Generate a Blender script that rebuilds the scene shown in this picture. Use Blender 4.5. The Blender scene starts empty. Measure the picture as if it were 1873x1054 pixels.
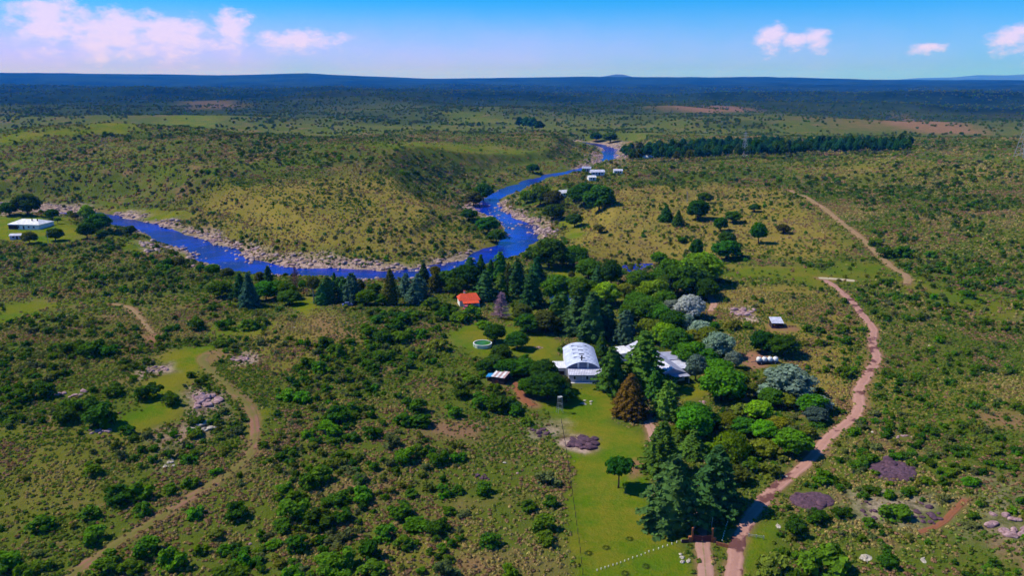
import bpy, math, random
import numpy as np
rng = np.random.default_rng(11)
random.seed(5)
sc = bpy.context.scene
R = math.radians

# ------------------------------------------------------------------ camera
W0, H0, FPX, PITCH, CAMZ = 1873.0, 1054.0, 1470.0, R(14.75), 90.0
cam_d = bpy.data.cameras.new('camera')
cam_d.sensor_width = 36.0
cam_d.lens = FPX * 36.0 / W0
cam_d.clip_start, cam_d.clip_end = 1.0, 90000.0
cam = bpy.data.objects.new('camera', cam_d)
sc.collection.objects.link(cam)
cam.location = (0, 0, CAMZ)
cam.rotation_euler = (R(90) - PITCH, 0, 0)
sc.camera = cam

# ------------------------------------------------------------------ sky, sun, exposure
SUN = np.array([-0.80, 0.16, 0.98]); SUN /= np.linalg.norm(SUN)
SUN_EL = math.asin(SUN[2]); SUN_AZ = math.atan2(SUN[0], SUN[1])
world = bpy.data.worlds.new('World'); sc.world = world
world.use_nodes = True
wn, wl = world.node_tree.nodes, world.node_tree.links
wn.clear()
w_out = wn.new('ShaderNodeOutputWorld'); w_bg = wn.new('ShaderNodeBackground')
w_bg.inputs['Strength'].default_value = 0.10
wl.new(w_bg.outputs[0], w_out.inputs[0])
sky = wn.new('ShaderNodeTexSky'); sky.sky_type = 'NISHITA'; sky.sun_disc = False
sky.sun_elevation = SUN_EL; sky.sun_rotation = SUN_AZ; sky.altitude = 900
sky.air_density = 1.0; sky.dust_density = 0.15; sky.ozone_density = 3.0
SKYTINT = (0.07, 0.71, 1.46, 1)
tint = wn.new('ShaderNodeMix'); tint.data_type = 'RGBA'; tint.blend_type = 'MULTIPLY'
tint.inputs[0].default_value = 1.0; tint.inputs[7].default_value = SKYTINT
wl.new(sky.outputs[0], tint.inputs[6])
# clouds: billowing noise in azimuth / elevation, thicker banks low over the western hills
def wmath(op, a, b=None, c=None, clamp=False):
    n = wn.new('ShaderNodeMath'); n.operation = op; n.use_clamp = clamp
    for i, v in enumerate((a, b, c)):
        if v is None: continue
        if isinstance(v, (int, float)): n.inputs[i].default_value = v
        else: wl.new(v, n.inputs[i])
    return n.outputs[0]
tc = wn.new('ShaderNodeTexCoord'); sep = wn.new('ShaderNodeSeparateXYZ')
wl.new(tc.outputs['Generated'], sep.inputs[0])
az = wmath('MULTIPLY', wmath('ARCTAN2', sep.outputs[0], sep.outputs[1]), 57.2958)
el = wmath('MULTIPLY', wmath('ARCSINE', sep.outputs[2]), 57.2958)
comb = wn.new('ShaderNodeCombineXYZ')
wl.new(az, comb.inputs[0]); wl.new(wmath('MULTIPLY', el, 1.9), comb.inputs[1])
def wnoise(scale, detail, rough, off):
    n = wn.new('ShaderNodeTexNoise'); n.inputs['Scale'].default_value = scale
    n.inputs['Detail'].default_value = detail; n.inputs['Roughness'].default_value = rough
    va = wn.new('ShaderNodeVectorMath'); va.operation = 'ADD'; va.inputs[1].default_value = off
    wl.new(comb.outputs[0], va.inputs[0]); wl.new(va.outputs[0], n.inputs['Vector'])
    return n.outputs[0]
n1 = wnoise(0.75, 8, 0.60, (3.1, 7.7, 0))
n2 = wnoise(0.12, 3, 0.5, (11.0, 2.0, 4))
wisp = wnoise(0.16, 5, 0.6, (1.0, 22.0, 9))
def ell(a0, e0, ra, re):      # soft cloud body at azimuth a0, elevation e0
    dx = wmath('DIVIDE', wmath('SUBTRACT', az, a0), ra)
    de = wmath('SUBTRACT', el, e0)
    dy = wmath('MAXIMUM', wmath('DIVIDE', de, re), wmath('DIVIDE', de, -re * 2.1))
    return wmath('SUBTRACT', 1.0, wmath('SQRT', wmath('ADD', wmath('MULTIPLY', dx, dx), wmath('MULTIPLY', dy, dy))))
CLOUDS = [(-36.5, 3.3, 6.5, 1.3), (-28.6, 3.6, 3.0, 1.4), (-25.2, 3.0, 5.5, 1.25), (-22.0, 2.8, 5.0, 1.1), (-18.4, 3.3, 1.7, 1.1), (-14.5, 2.5, 3.6, .6), (17.2, 2.7, 1.2, .75), (18.6, 2.45, 1.4, .45), (19.9, 2.6, 1.2, .6),
          (30.6, 2.4, 1.6, .7), (32.8, 2.6, 3.0, 1.0), (26.3, 1.8, 1.5, .3), 
          (-52, 4.0, 8, 2.0), (50, 4.2, 7, 1.8), (70, 6, 9, 3), (-80, 7, 10, 3), (95, 5, 9, 2), (-112, 6, 10, 3), (130, 5, 8, 2), (168, 7, 10, 3), (-150, 5, 8, 2)]
body = None
for c in CLOUDS:
    e = ell(*c)
    body = e if body is None else wmath('MAXIMUM', body, e)
dens = wmath('ADD', body, wmath('MULTIPLY', wmath('SUBTRACT', n1, 0.5), 2.1))
dens = wmath('ADD', dens, wmath('MULTIPLY', wmath('SUBTRACT', n2, 0.5), 0.6))
mr = wn.new('ShaderNodeMapRange'); mr.interpolation_type = 'SMOOTHSTEP'
wl.new(dens, mr.inputs[0]); mr.inputs[1].default_value = 0.02; mr.inputs[2].default_value = 0.85
mr.inputs[3].default_value = 0; mr.inputs[4].default_value = 0.88
# thin veil low down, denser on the sunward side
veil = wn.new('ShaderNodeMapRange'); veil.interpolation_type = 'SMOOTHSTEP'
wl.new(el, veil.inputs[0]); veil.inputs[1].default_value = 5.4; veil.inputs[2].default_value = 1.0
veil.inputs[3].default_value = 0; veil.inputs[4].default_value = 1
side = wn.new('ShaderNodeMapRange'); wl.new(sep.outputs[0], side.inputs[0])
side.inputs[1].default_value = 0.5; side.inputs[2].default_value = -0.5; side.inputs[3].default_value = 0.36; side.inputs[4].default_value = 1.0
vv = wmath('MULTIPLY', wmath('MULTIPLY', veil.outputs[0], side.outputs[0]), wmath('ADD', 0.6, wmath('MULTIPLY', wisp, 0.8)))
mixv = wn.new('ShaderNodeMix'); mixv.data_type = 'RGBA'
wl.new(vv, mixv.inputs[0]); wl.new(tint.outputs[2], mixv.inputs[6]); mixv.inputs[7].default_value = (5.3, 5.3, 11.8, 1)
mixc = wn.new('ShaderNodeMix'); mixc.data_type = 'RGBA'
wl.new(mr.outputs[0], mixc.inputs[0]); wl.new(mixv.outputs[2], mixc.inputs[6]); mixc.inputs[7].default_value = (8.0, 6.7, 10.0, 1)
wl.new(mixc.outputs[2], w_bg.inputs['Color'])

sun_d = bpy.data.lights.new('sun', 'SUN'); sun_d.energy = 5.0; sun_d.angle = R(0.5); sun_d.color = (1.0, 0.92, 0.76)
sun = bpy.data.objects.new('sun', sun_d); sc.collection.objects.link(sun)
from mathutils import Vector
sun.rotation_euler = Vector((-SUN[0], -SUN[1], -SUN[2])).to_track_quat('-Z', 'Y').to_euler()
sun.location = (-300, 60, 400)
sc.view_settings.view_transform = 'Standard'; sc.view_settings.look = 'None'
sc.view_settings.exposure = 0.12; sc.view_settings.gamma = 1.0; sc.view_settings.use_curve_mapping = False
cy = sc.cycles
cy.use_denoising = True
cy.max_bounces = 4; cy.diffuse_bounces = 2; cy.glossy_bounces = 2; cy.transmission_bounces = 2; cy.volume_bounces = 0; cy.transparent_max_bounces = 4
cy.caustics_reflective = False; cy.caustics_refractive = False

# ------------------------------------------------------------------ noise and projection helpers
def _h(ix, iy, s):
    h = (ix.astype(np.int64) * 374761393 + iy.astype(np.int64) * 668265263 + s * 982451653) & 0xFFFFFFFF
    h = ((h ^ (h >> 13)) * 1274126177) & 0xFFFFFFFF
    h = h ^ (h >> 16)
    return (h & 0xFFFFFF) / float(0xFFFFFF)
def vn(x, y, s=0):
    x = np.asarray(x, float); y = np.asarray(y, float)
    ix = np.floor(x); iy = np.floor(y); fx = x - ix; fy = y - iy
    fx = fx * fx * fx * (fx * (fx * 6 - 15) + 10); fy = fy * fy * fy * (fy * (fy * 6 - 15) + 10)
    a = _h(ix, iy, s); b = _h(ix + 1, iy, s); c = _h(ix, iy + 1, s); d = _h(ix + 1, iy + 1, s)
    return (a + (b - a) * fx) * (1 - fy) + (c + (d - c) * fx) * fy
def fbm(x, y, scale, octv=4, s=0, gain=0.5):
    t = 0; amp = 1; tot = 0; f = 1.0 / scale
    for k in range(octv):
        t = t + amp * vn(x * f + 17.3 * k, y * f - 9.1 * k, s + k); tot += amp; amp *= gain; f *= 2.03
    return t / tot
def sstep(a, b, x):
    t = np.clip((x - a) / (b - a), 0, 1)
    return t * t * (3 - 2 * t)
CP, SP = math.cos(PITCH), math.sin(PITCH)
def ray(u, v):
    a = (np.asarray(u, float) - W0 / 2) / FPX; b = -(np.asarray(v, float) - H0 / 2) / FPX
    return a, b * SP + CP, b * CP - SP
def onplane(u, v, z):
    dx, dy, dz = ray(u, v); t = (z - CAMZ) / dz
    return np.stack([dx * t, dy * t], -1)
def project(x, y, z):
    yy = np.asarray(y, float); zz = np.asarray(z, float) - CAMZ
    depth = yy * CP - zz * SP; up = yy * SP + zz * CP
    return W0 / 2 + FPX * np.asarray(x, float) / depth, H0 / 2 - FPX * up / depth, depth
def segdist(x, y, pts):
    d = np.full(np.shape(x), 1e9); tt = np.zeros(np.shape(x))
    for k in range(len(pts) - 1):
        ax, ay = pts[k]; bx, by = pts[k + 1]
        vx, vy = bx - ax, by - ay; L2 = vx * vx + vy * vy + 1e-9
        t = np.clip(((x - ax) * vx + (y - ay) * vy) / L2, 0, 1)
        q = np.hypot(x - ax - t * vx, y - ay - t * vy)
        m = q < d
        d = np.where(m, q, d); tt = np.where(m, k + t, tt)
    return d, tt
def smooth_line(pts, step):
    pts = np.asarray(pts, float); out = []
    P = np.vstack([2 * pts[0] - pts[1], pts, 2 * pts[-1] - pts[-2]])
    for i in range(1, len(P) - 2):
        p0, p1, p2, p3 = P[i - 1:i + 3]
        n = max(2, int(np.hypot(*(p2 - p1)) / step))
        for t in np.arange(n) / n:
            out.append(0.5 * (2 * p1 + (p2 - p0) * t + (2 * p0 - 5 * p1 + 4 * p2 - p3) * t * t + (3 * p1 - p0 - 3 * p2 + p3) * t ** 3))
    out.append(pts[-1])
    return np.array(out)

# ------------------------------------------------------------------ terrain shape
RIVZ = -5.0
RIV_PX = [(-260, 392), (-60, 390), (60, 388), (130, 391), (185, 396), (235, 407), (290, 424), (340, 440), (385, 460), (415, 478), (450, 489), (520, 497), (600, 500), (680, 504),
          (760, 503), (830, 490), (890, 471), (925, 455), (955, 434), (955, 416), (925, 400), (897, 385), (893, 370), (915, 355), (950, 341),
          (1000, 323), (1050, 313), (1090, 305), (1110, 296), (1114, 282), (1112, 271), (1085, 263), (1040, 259)]
RIV = smooth_line(np.array([onplane(u, v, RIVZ) for u, v in RIV_PX]), 12)
RIV_HW = 7.4
POND = [tuple(onplane(u, v, -2.5)) for u, v in ((1128, 485), (1160, 481), (1200, 480), (1198, 487), (1185, 494), (1150, 503), (1130, 500))]
SKYLINE_U = [-400, 0, 200, 400, 500, 560, 620, 700, 800, 900, 1000, 1060, 1180, 1300, 1400, 1500, 1600, 1700, 1873, 2300]
SKYLINE_V = [136, 134.5, 136, 138.5, 136.5, 134.5, 138, 141, 143.5, 142.5, 142, 141, 140.5, 141.5, 141, 143, 145, 146, 145, 144]
def gauss(x, y, cx, cy, sx, sy, h, rot=0):
    c, s = math.cos(rot), math.sin(rot)
    dx = (x - cx) * c + (y - cy) * s; dy = -(x - cx) * s + (y - cy) * c
    return h * np.exp(-(dx / sx) ** 2 - (dy / sy) ** 2)
def zbase(x, y):
    r = np.hypot(x, y); azd = np.arctan2(x, np.maximum(y, 1e-3) if np.ndim(y) else y)
    z = (fbm(x, y, 45, 2, 3) - 0.5) * 1.6 + (fbm(x, y, 140, 2, 5) - 0.5) * 3.0
    far = sstep(450, 2500, r)
    z = z + far * (fbm(x, y, 520, 3, 9) - 0.5) * 52 + sstep(1500, 6000, r) * (fbm(x, y, 1900, 4, 21) - 0.47) * 95
    z = z + gauss(x, y, -200, 730, 290, 190, 27, -0.25) + gauss(x, y, -540, 900, 260, 150, 30) + gauss(x, y, -60, 1080, 360, 200, 14) + sstep(430, 620, r) * (1 - sstep(1100, 1500, r)) * (fbm(x, y, 120, 3, 15) - .5) * 13
    z = z + gauss(x, y, -128, 205, 70, 55, 7) + gauss(x, y, -60, 285, 45, 30, 3.0)
    z = z + gauss(x, y, 330, 520, 190, 260, 13) + gauss(x, y, 620, 760, 320, 300, 28) + gauss(x, y, 110, 330, 40, 60, 3)
    z = z + gauss(x, y, 130, 150, 55, 60, 4)
    # western ridge
    z = z + sstep(0.10, -0.28, azd) * np.exp(-((r - 4300) / 1500) ** 2) * 42
    u = W0 / 2 + FPX * np.tan(np.clip(azd, -1.1, 1.1)) / CP * 1.0
    vs = np.interp(u, SKYLINE_U, SKYLINE_V)
    zsky = CAMZ + (140.0 - vs) / FPX * r * 1.03 + (fbm(x, y, 900, 3, 31) - 0.5) * 34
    b = sstep(8200, 12000, r)
    z = z * (1 - b) + zsky * b
    z = z * (1 - sstep(13500, 17000, r)) - 60 * sstep(13500, 17000, r)
    near = 1 - sstep(1300, 2200, r)
    return np.where(near > 0, np.maximum(z, -2.4 * near + z * (1 - near)), z)
def poly_sd(x, y, P):
    """signed distance, negative inside"""
    P = np.asarray(P, float); n = len(P)
    d, _ = segdist(x, y, np.vstack([P, P[:1]]))
    ins = np.zeros(np.shape(x), bool)
    j = n - 1
    for i in range(n):
        xi, yi = P[i]; xj, yj = P[j]
        c = ((yi > y) != (yj > y)) & (x < (xj - xi) * (y - yi) / (yj - yi + 1e-12) + xi)
        ins ^= c; j = i
    return np.where(ins, -d, d)
RB = (RIV[:, 0].min() - 150, RIV[:, 0].max() + 150, RIV[:, 1].min() - 150, RIV[:, 1].max() + 150)
def river_d(x, y):
    d = np.full(np.shape(x), 999.0)
    m = (x > RB[0]) & (x < RB[1]) & (y > RB[2]) & (y < RB[3])
    if np.any(m):
        d[m] = segdist(x[m], y[m], RIV)[0]
    return d
def Z(x, y):
    x = np.atleast_1d(np.asarray(x, float)); y = np.atleast_1d(np.asarray(y, float))
    z = zbase(x, y)
    d = river_d(x, y)
    hw = RIV_HW - 2.2 * sstep(430, 650, y) - 7.0 * sstep(-290, -340, x) + (fbm(x, y, 26, 3, 55) - 0.5) * 10
    e = np.clip(d - (hw - 3), 0, None)
    prof = RIVZ - 1.3 + e * 0.17 + np.minimum(e, 14) * 0.25 * np.clip(fbm(x, y, 12, 2, 77) - 0.35, 0, 1) + np.clip(e - 45, 0, None) * 0.5
    z = np.minimum(z, prof)
    px0 = np.array(POND); m = (np.abs(x - px0[:, 0].mean()) < 80) & (np.abs(y - px0[:, 1].mean()) < 90)
    if np.any(m):
        sd = poly_sd(x[m], y[m], POND)
        z[m] = np.minimum(z[m], -3.2 + np.clip(sd + 3, 0, None) * 0.22)
    return z
TS = np.geomspace(60, 15000, 900)
def hit(us, vs):
    """pixels of the photograph -> points on the terrain"""
    us = np.atleast_1d(us).astype(float); vs = np.atleast_1d(vs).astype(float)
    dx, dy, dz = ray(us, vs)
    n = np.hypot(dx, dy)
    X = dx[:, None] / n[:, None] * TS; Y = dy[:, None] / n[:, None] * TS; Zr = CAMZ + dz[:, None] / n[:, None] * TS
    T = Z(X.ravel(), Y.ravel()).reshape(X.shape)
    below = Zr <= T
    k = np.where(below.any(1), below.argmax(1), len(TS) - 1); k = np.maximum(k, 1)
    i = np.arange(len(us))
    g0 = Zr[i, k - 1] - T[i, k - 1]; g1 = Zr[i, k] - T[i, k]
    f = np.clip(g0 / (g0 - g1 + 1e-9), 0, 1)
    x = X[i, k - 1] + (X[i, k] - X[i, k - 1]) * f; y = Y[i, k - 1] + (Y[i, k] - Y[i, k - 1]) * f
    return np.stack([x, y, Z(x, y)], -1)
def hit1(u, v): return hit([u], [v])[0]

# ------------------------------------------------------------------ mesh helpers
COL = sc.collection
def mesh_np(name, V, F, smooth=False):
    """V (n,3); F list of arrays of faces, each (m,k)"""
    me = bpy.data.meshes.new(name)
    V = np.asarray(V, np.float32); F = [np.asarray(f, np.int32) for f in (F if isinstance(F, list) else [F]) if len(f)]
    me.vertices.add(len(V)); me.vertices.foreach_set('co', V.ravel())
    li = np.concatenate([f.ravel() for f in F]); ls = np.concatenate([np.full(len(f), f.shape[1], np.int32) for f in F])
    me.loops.add(len(li)); me.loops.foreach_set('vertex_index', li)
    me.polygons.add(len(ls)); me.polygons.foreach_set('loop_start', np.concatenate([[0], np.cumsum(ls)[:-1]]).astype(np.int32))
    me.update(calc_edges=True)
    me.polygons.foreach_set('use_smooth', np.full(len(ls), bool(smooth)))
    return me
class MB:
    """collects quads and triangles into one mesh"""
    def __init__(s): s.V = []; s.Q = []; s.T = []; s.n = 0
    def add(s, V, Q=None, T=None):
        V = np.asarray(V, float).reshape(-1, 3)
        if Q is not None and len(Q): s.Q.append(np.asarray(Q, int) + s.n)
        if T is not None and len(T): s.T.append(np.asarray(T, int) + s.n)
        s.V.append(V); s.n += len(V); return s
    def box(s, x0, x1, y0, y1, z0, z1):
        V = [(x, y, z) for z in (z0, z1) for y in (y0, y1) for x in (x0, x1)]
        return s.add(V, [(0, 2, 3, 1), (4, 5, 7, 6), (0, 1, 5, 4), (2, 6, 7, 3), (0, 4, 6, 2), (1, 3, 7, 5)])
    def hexa(s, pts):   # 4 bottom (ccw from above), 4 top
        return s.add(pts, [(3, 2, 1, 0), (4, 5, 6, 7), (0, 1, 5, 4), (1, 2, 6, 5), (2, 3, 7, 6), (3, 0, 4, 7)])
    def slab(s, p, t):  # 4 corners ccw from above, thickness t downwards
        p = np.asarray(p, float); q = p.copy(); q[:, 2] -= t
        return s.hexa(np.vstack([q, p]))
    def tube(s, pts, rad, n=6, cap=True):
        pts = np.asarray(pts, float); m = len(pts); rad = np.broadcast_to(rad, m)
        V = []
        for i in range(m):
            t = pts[min(i + 1, m - 1)] - pts[max(i - 1, 0)]; t = t / (np.linalg.norm(t) + 1e-9)
            a = np.cross(t, (0, 0, 1.0)) if abs(t[2]) < 0.9 else np.cross(t, (0, 1.0, 0)); a /= np.linalg.norm(a) + 1e-9
            b = np.cross(t, a)
            th = np.arange(n) * 2 * math.pi / n
            V.append(pts[i] + rad[i] * (np.cos(th)[:, None] * a + np.sin(th)[:, None] * b))
        Q = [(i * n + k, i * n + (k + 1) % n, (i + 1) * n + (k + 1) % n, (i + 1) * n + k) for i in range(m - 1) for k in range(n)]
        V = np.vstack(V); T = []
        if cap:
            V = np.vstack([V, pts[:1], pts[-1:]]); a, b = m * n, m * n + 1
            T = [(a, (k + 1) % n, k) for k in range(n)] + [(b, (m - 1) * n + k, (m - 1) * n + (k + 1) % n) for k in range(n)]
        return s.add(V, Q, T)
    def lathe(s, prof, n=24, c=(0, 0, 0)):
        prof = np.asarray(prof, float); th = np.arange(n) * 2 * math.pi / n
        V = np.array([(c[0] + r * math.cos(t), c[1] + r * math.sin(t), c[2] + z) for r, z in prof for t in th])
        m = len(prof)
        return s.add(V, [(i * n + k, i * n + (k + 1) % n, (i + 1) * n + (k + 1) % n, (i + 1) * n + k) for i in range(m - 1) for k in range(n)])
    def mesh(s, name, smooth=False):
        F = []
        if s.Q: F.append(np.vstack(s.Q))
        if s.T: F.append(np.vstack(s.T))
        return mesh_np(name, np.vstack(s.V), F, smooth)
    def build(s, name, mat, parent=None, smooth=False):
        return obj(name, s.mesh(name, smooth), mat, parent)
def obj(name, me, mat=None, parent=None):
    o = bpy.data.objects.new(name, me)
    if mat is not None and not me.materials: me.materials.append(mat)
    COL.objects.link(o)
    if parent is not None: o.parent = parent
    return o
def empty(name, loc, rz=0.0):
    o = bpy.data.objects.new(name, None); COL.objects.link(o); o.empty_display_size = 0.5
    o.location = loc; o.rotation_euler = (0, 0, rz); return o
def tag(o, label=None, cat=None, group=None, kind=None):
    if label: o['label'] = label
    if cat: o['category'] = cat
    if group: o['group'] = group
    if kind: o['kind'] = kind
    return o

# ------------------------------------------------------------------ materials
def new_mat(name):
    m = bpy.data.materials.new(name); m.use_nodes = True
    return m, m.node_tree.nodes, m.node_tree.links
def link_in(nt, v, sock):
    if isinstance(v, (int, float)): sock.default_value = v
    elif isinstance(v, tuple): sock.default_value = v if len(v) == 4 else (*v, 1)
    else: nt.links.new(v, sock)
def N_mix(m, fac, a, b, blend='MIX'):
    n = m.node_tree.nodes.new('ShaderNodeMix'); n.data_type = 'RGBA'; n.blend_type = blend
    link_in(m.node_tree, fac, n.inputs[0]); link_in(m.node_tree, a, n.inputs[6]); link_in(m.node_tree, b, n.inputs[7]); return n.outputs[2]
def N_noise(m, vec, scale, detail=3, rough=0.55):
    n = m.node_tree.nodes.new('ShaderNodeTexNoise'); n.inputs['Scale'].default_value = scale
    n.inputs['Detail'].default_value = detail; n.inputs['Roughness'].default_value = rough
    if vec is not None: m.node_tree.links.new(vec, n.inputs['Vector'])
    return n.outputs[0]
def N_ramp(m, v, lo, hi, a=0.0, b=1.0):
    n = m.node_tree.nodes.new('ShaderNodeMapRange'); n.interpolation_type = 'SMOOTHSTEP'
    link_in(m.node_tree, v, n.inputs[0]); n.inputs[1].default_value = lo; n.inputs[2].default_value = hi
    n.inputs[3].default_value = a; n.inputs[4].default_value = b; return n.outputs[0]
def N_math(m, op, a, b=0.0, clamp=False):
    n = m.node_tree.nodes.new('ShaderNodeMath'); n.operation = op; n.use_clamp = clamp
    link_in(m.node_tree, a, n.inputs[0]); link_in(m.node_tree, b, n.inputs[1]); return n.outputs[0]
def coord(m, which='Object'):
    n = m.node_tree.nodes.new('ShaderNodeTexCoord'); return n.outputs[which]
def pbsdf(m): return m.node_tree.nodes['Principled BSDF']
def bump(m, h, strength, dist):
    n = m.node_tree.nodes.new('ShaderNodeBump'); n.inputs['Strength'].default_value = strength; n.inputs['Distance'].default_value = dist
    m.node_tree.links.new(h, n.inputs['Height']); m.node_tree.links.new(n.outputs[0], pbsdf(m).inputs['Normal'])
def plain(name, colr, rough=0.7, var=0.25, scale=1.5, metal=0.0):
    m, nd, lk = new_mat(name); b = pbsdf(m)
    f = N_noise(m, coord(m), scale, 4)
    c = N_mix(m, N_ramp(m, f, 0.3, 0.7), tuple(np.array(colr) * (1 - var)), tuple(np.minimum(np.array(colr) * (1 + var * 0.6), 1)))
    lk.new(c, b.inputs['Base Color']); b.inputs['Roughness'].default_value = rough; b.inputs['Metallic'].default_value = metal
    b.inputs['Specular IOR Level'].default_value = 0.3
    return m
def leaf_mat(name, colr=None, trans=0.28):
    m, nd, lk = new_mat(name)
    oi = nd.new('ShaderNodeObjectInfo'); geo = nd.new('ShaderNodeNewGeometry')
    base = oi.outputs['Color'] if colr is None else tuple(colr)
    hsv = nd.new('ShaderNodeHueSaturation')
    link_in(m.node_tree, base if not isinstance(base, tuple) else (*base, 1), hsv.inputs['Color'])
    lk.new(N_math(m, 'ADD', N_math(m, 'MULTIPLY', oi.outputs['Random'], 0.045), 0.4775), hsv.inputs['Hue'])
    v = N_math(m, 'ADD', N_math(m, 'MULTIPLY', geo.outputs['Random Per Island'], 0.75), 0.62)
    rv = N_math(m, 'ADD', N_math(m, 'MULTIPLY', N_math(m, 'FRACT', N_math(m, 'MULTIPLY', oi.outputs['Random'], 7.31)), 0.5), 0.78)
    lk.new(N_math(m, 'MULTIPLY', v, rv), hsv.inputs['Value'])
    d = nd.new('ShaderNodeBsdfDiffuse'); t = nd.new('ShaderNodeBsdfTranslucent'); mx = nd.new('ShaderNodeMixShader')
    lk.new(hsv.outputs[0], d.inputs[0]); lk.new(N_mix(m, 1.0, hsv.outputs[0], (1.35, 1.25, 0.5), 'MULTIPLY'), t.inputs[0])
    mx.inputs[0].default_value = trans; lk.new(d.outputs[0], mx.inputs[1]); lk.new(t.outputs[0], mx.inputs[2])
    lk.new(mx.outputs[0], nd['Material Output'].inputs[0]); nd.remove(nd['Principled BSDF'])
    return m

# ------------------------------------------------------------------ what covers the ground, outlined on the terrain
def px_poly(P): P = np.array(P, float); return hit(P[:, 0], P[:, 1])[:, :2]
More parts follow.
